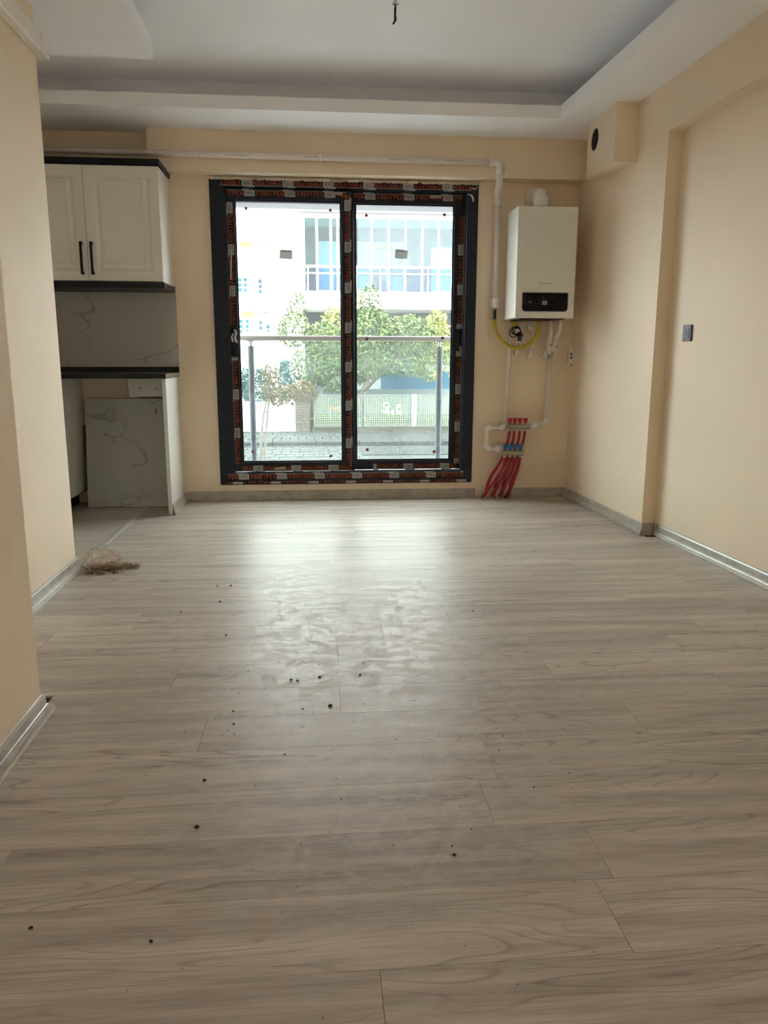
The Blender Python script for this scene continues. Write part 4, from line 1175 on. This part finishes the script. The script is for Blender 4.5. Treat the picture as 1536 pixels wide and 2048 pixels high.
for (x, y, a, l, lab) in ((-1.075, 3.60, .3, .035, 'curled tan chip nearest the skirting, in front of the plastic bag'), (-1.02, 3.595, -.4, .03, 'long tan chip lying nearest the viewer before the plastic bag'), (-1.06, 3.62, 1.0, .035, 'upright looped tan chip touching the plastic bag'), (-.955, 3.61, -.7, .018, 'tiny tan chip under the tail of brown shavings')):
    f_ = MB().tube(rounded([(x - l / 2, y, .004), (x, y - .008, .014), (x + l / 2, y + .004, .004)], .02), .0045, 7).build('root_chip', M['cloth_tan'])
    tag(f_, lab, 'chip', 'curled chips beside the plastic bag')
cr = MB()
spots = [(.00, 2.31, .006), (.13, 2.32, .005), (-.09, 2.30, .005), (-.07, 2.29, .005), (.03, 2.10, .008), (-.05, 2.09, .004), (-.25, 2.09, .004),
         (-.24, 2.01, .004), (-.28, 1.72, .006), (-.27, 1.53, .007), (.27, 1.39, .005), (.27, 1.42, .003), (-.41, 3.12, .006), (-.45, 3.35, .005), (-.39, 3.35, .006),
         (-.34, 2.72, .005), (.20, 2.52, .003), (.62, 2.92, .004), (-.55, 3.0, .004), (-.52, 1.25, .005), (-.30, 1.20, .004), (.49, 1.88, .003)]
for _ in range(170):
    spots.append((random.gauss(.02, .28), random.gauss(2.2, .45), random.uniform(.0010, .0026)))
for _ in range(60):
    spots.append((random.uniform(-.6, 1.2), random.uniform(.9, 2.2), random.uniform(.0008, .0018)))
for x, y, s_ in spots:
    cr.tube([(x - s_ * .8, y, s_ * .3), (x - s_ * .4, y + s_ * .1, s_ * .35), (x + s_ * .2, y + s_ * .2, s_ * .4), (x + s_ * .7, y, s_ * .3)], [s_ * .25, s_ * .5, s_ * .55, s_ * .2], 7)
for v in cr.bm.verts: v.co.z = max(v.co.z, .0005)
cr.build('dirt_crumbs', M['crumb'], kind='stuff'); tag(bpy.data.objects['dirt_crumbs'], 'dark crumbs of dirt scattered on the laminate before the window', 'dirt')

# ================================================================== OUTDOORS
G = -1.0
gr = MB().box(-30, 34, 5.785, 60, G - .3, G).build('floor_3', M['asphalt'], kind='structure')
MB().box(-9, 9, 5.80, 12.6, G + .001, G + .10).build('bounce_slab', M['bounce_concrete'], gr)  # pale slab out of view, added to bounce daylight up to the ceiling
# pavers: rows of narrow setts on the left, slabs on the right
sp = MB()
y = 13.0
row = 0
while y < 20.2:
    if not (17.68 < y < 18.3):
        x = -4.0 + (row % 2) * .09
        zt = G + (.012 if y < 17.7 else .075)
        while x < .95:
            w_ = .20 + random.uniform(-.02, .02)
            sp.box(x + .012, x + w_ - .012, y + .03, y + .42, G, zt + random.uniform(0, .01))
            x += w_
    y += .45; row += 1
sp.build('setts', M['paver'], gr, kind='stuff')
kb = MB()
for i in range(9):
    kb.box(-4 + i * 1.0 + .01, -3.01 + i * 1.0, 17.72, 18.25, G, G + .10)
for i in range(7):
    kb.box(.97 + i * .9, 1.86 + i * .9, 16.0, 17.6, G, G + .02); kb.box(.97 + i * .9, 1.86 + i * .9, 18.3, 20.0, G, G + .09)
kb.build('kerb_slabs', M['kerb'], gr, kind='stuff')
# low boundary wall, stone pier, metal gate panels
lw = MB(); lw.box(-.10, 12, 20.30, 20.55, G, -.80); lw.box(-.10, 12, 20.26, 20.58, -.80, -.77)
lw = lw.build('boundary_wall', M['low_wall']); tag(lw, 'low buff garden wall below the mesh fence across the street', 'wall')
pier = thing('stone_pier', (-.34, 20.4, G), 'stacked stone gate pier across the street', 'pier')
z = G
while z < .03:
    h = random.uniform(.05, .085); x = -.52
    while x < -.16:
        w_ = min(random.uniform(.09, .2), -.155 - x)
        MB().box(x + .003, x + w_ - .003, 20.28 - random.uniform(0, .03), 20.60, z + .002, z + h - .004).build('stone', M['stone'], pier)
        x += w_
    z += h
gp2 = thing('sheet_gate', (-2.6, 20.45, G), 'pale ribbed metal gate to the left of the stone pier', 'gate')
MB().box(-5.0, -.535, 20.42, 20.46, -.90, -.12).build('gate_sheet', M['render_white'], gp2)
rb = MB()
x = -4.98
while x < -.55:
    rb.box(x, x + .02, 20.405, 20.419, -.90, -.12); x += .075
rb.build('gate_ribs', M['white_alu'], gp2)
MB().box(-5.0, -.535, 20.40, 20.47, -.96, -.905).build('gate_rail', M['kerb'], gp2)
# mesh fence panels between white posts
for x0, x1, lab in ((-.06, 1.22, 'square mesh fence panel next to the stone pier'), (1.26, 2.50, 'square mesh fence panel behind the street tree trunk'), (2.70, 4.2, 'square mesh fence panel beyond the white post')):
    fp = thing('mesh_fence', ((x0 + x1) / 2, 20.4, -.77), lab, 'fence')
    fr = MB(); ring(fr, x0, x1, -.77, .06, x0 + .03, x1 - .03, -.74, .03, 20.385, 20.415); fr.build('fence_frame', M['fence_rail'], fp)
    me_ = MB(); x = x0 + .04
    while x < x1 - .03:
        me_.box(x, x + .020, 20.395, 20.403, -.74, .03); x += .058
    z = -.72
    while z < .02:
        me_.box(x0 + .03, x1 - .03, 20.404, 20.410, z, z + .020); z += .058
    me_.build('mesh', M['mesh_pale'], fp, kind='stuff')
ps = MB().box(2.535, 2.665, 20.33, 20.47, G, .06).build('white_post', M['white_alu'], bevel=.01); tag(ps, 'white square fence post in the mesh fence across the street', 'post')
MB().box(-9, 14, 20.62, 22.99, G, -.601).build('garden_bank', M['soil'])
tag(bpy.data.objects['garden_bank'], 'planted ground behind the fence across the street', 'ground')
# bench and pots behind the fence
be = thing('garden_bench', (.62, 20.85, -.6), 'small orange-topped bench behind the mesh fence', 'bench')
MB().box(.36, .86, 20.75, 20.95, -.36, -.30).build('seat', M['terracotta'], be)
for x in (.38, .82): MB().box(x, x + .03, 20.77, 20.93, -.60, -.361).build('leg', M['white_alu'], be)
wr = MB()
random.seed(21)
for i in range(10):
    x, z = 1.78 + random.uniform(0, .5), random.uniform(-.55, -.25)
    wr.box(x, x + random.uniform(.08, .16), 20.8, 20.95, z, z + random.uniform(.05, .12), rot=Matrix.Rotation(random.uniform(-.6, .6), 3, 'Y'))
wr.build('white_chairs_pile', M['cloth_white'], kind='stuff'); tag(bpy.data.objects['white_chairs_pile'], 'heap of white garden clutter behind the mesh fence', 'clutter')
tb = MB().box(1.9, 6.0, 22.6, 22.64, -.60, .62).build('tarpaulin', M['tarp']); tag(tb, 'blue tarpaulin screen behind the trees', 'tarpaulin')
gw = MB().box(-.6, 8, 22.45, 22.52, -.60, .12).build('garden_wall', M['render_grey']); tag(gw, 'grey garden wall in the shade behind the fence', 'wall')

# upper storeys of the viewer's own building (they shade the street)
MB().box(-14, 2.45, -9.0, 5.78, ZT + .001, 14.2).build('ceiling_storeys_above', M['render_white'], kind='structure')
# facade with a glazed balcony
fb = thing('apartment_building', (2.0, 26.5, G), 'white apartment building with a glazed balcony across the street', 'building')
w_ = MB()
w_.box(-1.05, -.33, 25.0, 30.0, G, 6.9)          # wall left of the balcony
w_.box(-.33, 12, 25.0, 30.0, 5.22, 6.9)         # above
w_.box(-.33, 12, 25.0, 30.0, 2.52, 3.06)        # slab band
w_.box(-.33, 12, 26.6, 30.0, 3.06, 5.22)        # back of balcony
w_.build('wall', M['render_white'], fb)
MB().box(-.33, 12, 27.0, 30.0, G, 2.52).build('ground_floor_wall', M['render_grey'], fb)  # shade of the set-back ground floor is put into the grey colour
MB().box(-.45, 12, 24.86, 25.0, 5.36, 5.50).build('cornice', M['render_grey'], fb)
MB().box(.10, 1.1, 26.94, 26.99, .9, 2.46).build('ground_window', M['render_grey'], fb)
MB().box(3.5, 5.6, 26.94, 26.99, .9, 2.56).build('ground_window', M['render_grey'], fb)
MB().box(-.30, 12, 26.54, 26.59, 3.08, 5.20).build('balcony_back_wall', M['render_grey'], fb)
for x0, x1, z0, z1 in ((.15, .9, 3.1, 4.75), (1.45, 3.0, 3.1, 4.75), (3.9, 4.8, 3.1, 4.6)):
    MB().box(x0, x1, 26.48, 26.53, z0, z1).build('curtain', M['cloth_white'], fb)
xs = [-.30, .11, .54, .75, 1.27, 1.80, 2.33, 2.86, 3.39, 3.91, 4.45, 5.0, 5.6]
for x in xs:
    MB().box(x - .035, x + .035, 24.98, 25.04, 3.08, 5.20).build('mullion', M['white_alu'], fb)
for a, b_ in zip(xs[:-1], xs[1:]):
    MB().box(a + .036, b_ - .036, 25.005, 25.012, 3.82, 5.20).build('pane', M['far_glass'], fb)
    MB().box(a + .036, b_ - .036, 25.005, 25.012, 3.08, 3.78).build('lower_pane', M['far_glass_blue'], fb)
MB().box(-.33, 12, 24.90, 24.96, 3.74, 3.82).build('balcony_rail', M['white_alu'], fb)
MB().box(-.33, 12, 24.90, 24.94, 3.56, 3.60).build('balcony_rail', M['white_alu'], fb)
x = -.2
while x < 6:
    MB().box(x, x + .04, 24.90, 24.95, 3.06, 3.74).build('baluster', M['white_alu'], fb); x += .75
# washing on the balcony
for i, (x, z0, z1, w2, mm, nm) in enumerate(((2.30, 4.42, 4.62, .10, 'cloth_yellow', 'yellow'), (2.78, 3.85, 4.40, .12, 'cloth_tan', 'tan'), (2.95, 3.95, 4.42, .10, 'cloth_white', 'white'), (3.10, 3.80, 4.38, .10, 'cloth_tan', 'brown'),
                                         (2.02, 3.35, 3.80, .12, 'cloth_yellow', 'lemon'), (3.14, 3.35, 3.75, .11, 'cloth_yellow', 'golden'), (2.2, 3.12, 3.5, .22, 'cloth_blue', 'blue'))):
    o_ = MB().prism([(x - w2, z0), (x + w2, z0), (x + w2 * .7, z1), (x - w2 * .7, z1)], 25.66 + .05 * i, 25.69 + .05 * i, 'y').build('garment', M[mm])
    tag(o_, f'{nm} garment hanging to dry behind the balcony glazing', 'laundry', 'washing on the balcony')
dr = MB(); dr.tube([(1.9, 25.6, 4.42), (3.35, 25.6, 4.42)], .012, 6); dr.tube([(2.5, 25.6, 3.1), (2.5, 25.6, 4.65)], .015, 6); dr.tube([(1.9, 25.6, 3.82), (3.35, 25.6, 3.82)], .012, 6)
dr = dr.build('drying_rack', M['socket_grey']); tag(dr, 'metal drying rack on the glazed balcony', 'rack')

# building farther left with small balconies
lb = thing('apartment_building', (-6, 34, G), 'pale apartment building with small balconies, seen at the left of the window view', 'building')
MB().box(-16, -1.06, 31, 40, G, 7.6).build('wall', M['render_white'], lb)
for z in (4.6, 2.1):
    bq = MB().box(-2.75, -1.75, 30.2, 31.0, z - .25, z - .12).build('balcony_slab', M['render_white'], lb)
    MB().box(-2.72, -2.25, 30.25, 30.3, z + .42, z + .62).build('awning', M['limegreen'], lb)
    MB().box(-2.2, -1.72, 30.1, 31.0, z + .60, z + .66).build('awning_roof', M['render_grey'], lb)
for (x, z) in ((-2.82, 3.9), (-2.62, 3.9), (-2.82, 2.35), (-2.60, 2.35), (-2.08, 2.3), (-2.06, 3.85), (-1.8, 2.15)):
    for r_i in range(3):
        MB().box(x - .06, x + .06, 30.97, 31.0, z - .42 + r_i * .19, z - .28 + r_i * .19).build('window', M['shade_blue'], lb)

# vegetation -------------------------------------------------------------------
def leaves(mb, centre, rad, n, size, flat=1.0):
    for _ in range(n):
        while True:
            p = Vector((random.uniform(-1, 1), random.uniform(-1, 1), random.uniform(-1, 1)))
            if p.length < 1: break
        p = p * (p.length ** -.35 if p.length > 0 else 1) * .92
        c_ = Vector(centre) + Vector((p.x * rad[0], p.y * rad[1], p.z * rad[2]))
        s_ = size * random.uniform(.6, 1.4)
        u_ = Vector((random.gauss(0, 1), random.gauss(0, 1), random.gauss(0, 1))).normalized()
        w2 = u_.cross(Vector((random.gauss(0, 1), random.gauss(0, 1), random.gauss(0, 1)))).normalized()
        mb.bm.faces.new([mb.bm.verts.new(c_ + u_ * s_), mb.bm.verts.new(c_ + w2 * s_ * .45), mb.bm.verts.new(c_ - u_ * s_), mb.bm.verts.new(c_ - w2 * s_ * .45)])
def tree(name, label, trunk, blobs, m, size, base, bark='bark', cat='tree'):
    t = thing(name, base, label, cat)
    if trunk:
        tb_ = MB()
        for pts_, r0, r1 in trunk:
            n_ = len(pts_)
            tb_.tube(pts_, [r0 + (r1 - r0) * i / (n_ - 1) for i in range(n_)], 8)
        tb_.build('trunk', M[bark], t, smooth=True)
    f_ = MB()
    for c_, r_, n_ in blobs: leaves(f_, c_, r_, n_, size)
    o_ = f_.build('foliage', M[m], t, kind='leaf'); o_['kind'] = 'stuff'
    return t
random.seed(5)
tree('street_tree', 'tall green street tree whose trunk rises at the middle of the window view',
     [([(1.15, 21.2, -.60), (1.25, 21.2, -.2), (1.45, 21.3, .6), (1.5, 21.4, 1.6)], .10, .05), ([(1.3, 21.2, 0.1), (2.1, 21.3, .9), (2.8, 21.3, 1.5)], .05, .02)],
     [((1.5, 21.4, 1.7), (.8, .7, .75), 2400), ((2.5, 21.4, 1.6), (.9, .6, .62), 2400), ((1.45, 21.3, .9), (.75, .6, .55), 1400), ((2.4, 21.4, .9), (.9, .5, .45), 900), ((1.5, 21.3, 2.45), (.32, .3, .55), 420), ((1.0, 21.3, .6), (.45, .4, .4), 600)],
     'leaf_green', .055, (1.15, 21.2, G))
tree('street_tree', 'yellow-green leafy tree at the right of the window view',
     [([(3.5, 21.9, -.60), (3.45, 21.9, .4), (3.4, 21.9, 1.6)], .06, .03)],
     [((3.4, 21.9, 1.6), (.42, .4, .85), 1100), ((3.9, 21.9, 1.2), (.3, .3, .9), 350), ((3.2, 21.8, .8), (.5, .4, .5), 500)], 'leaf_yellow', .055, (3.5, 21.9, G))
tree('street_tree', 'loose green tree growing above the stone pier',
     [([(-.1, 21.3, -.60), (-.05, 21.3, .4), (.05, 21.3, 1.3), (-.3, 21.3, 2.2)], .07, .03)],
     [((-.55, 21.3, 1.75), (.5, .5, .55), 1000), ((-.45, 21.3, 2.35), (.30, .3, .4), 260), ((.25, 21.3, 1.5), (.55, .5, .55), 1100), ((.0, 21.3, .8), (.75, .5, .6), 1500), ((.5, 21.3, .6), (.5, .4, .6), 900), ((-.4, 21.2, .2), (.45, .3, .4), 500)],
     'leaf_green', .05, (-.1, 21.3, G))
tree('street_tree', 'golden-green tree behind the middle of the window',
     None, [((.55, 21.6, 1.9), (.42, .4, .6), 700), ((1.0, 21.6, 1.3), (.5, .4, .6), 700), ((.95, 21.5, 2.6), (.3, .3, .4), 250)], 'leaf_yellow', .05, (.7, 21.6, .8))
tree('climbing_shrub', 'flowering shrub spilling over the stone pier', None, [((-.3, 20.35, .12), (.42, .25, .34), 800), ((-.75, 20.4, .05), (.35, .2, .3), 350)], 'leaf_orange', .04, (-.3, 20.35, -.1), cat='shrub')
tree('garden_hedge', 'blue-green hedge rising behind the pale ribbed gate', None, [((-1.55, 20.95, .25), (.5, .3, .55), 1500), ((-2.1, 20.95, .3), (.5, .3, .6), 900), ((-.8, 20.95, .35), (.22, .25, .75), 900)], 'leaf_teal', .05, (-1.5, 20.95, -.4), cat='hedge')
tree('sapling', 'young tree with two thin stems and tan leaves close to the railing',
     [([(-.665, 9.0, G), (-.640, 9.0, .0), (-.605, 9.0, .35), (-.585, 9.0, .42), (-.53, 9.0, .75)], .017, .008), ([(-.625, 9.0, G), (-.590, 9.0, .0), (-.545, 9.0, .45), (-.50, 9.0, .9)], .017, .008), ([(-.60, 9.0, .36), (-.56, 9.0, .40)], .008, .006)],
     [((-.50, 9.0, .70), (.13, .13, .27), 520), ((-.44, 9.0, .56), (.09, .1, .12), 160)], 'leaf_orange', .022, (-.65, 9.0, G), 'sap_bark')
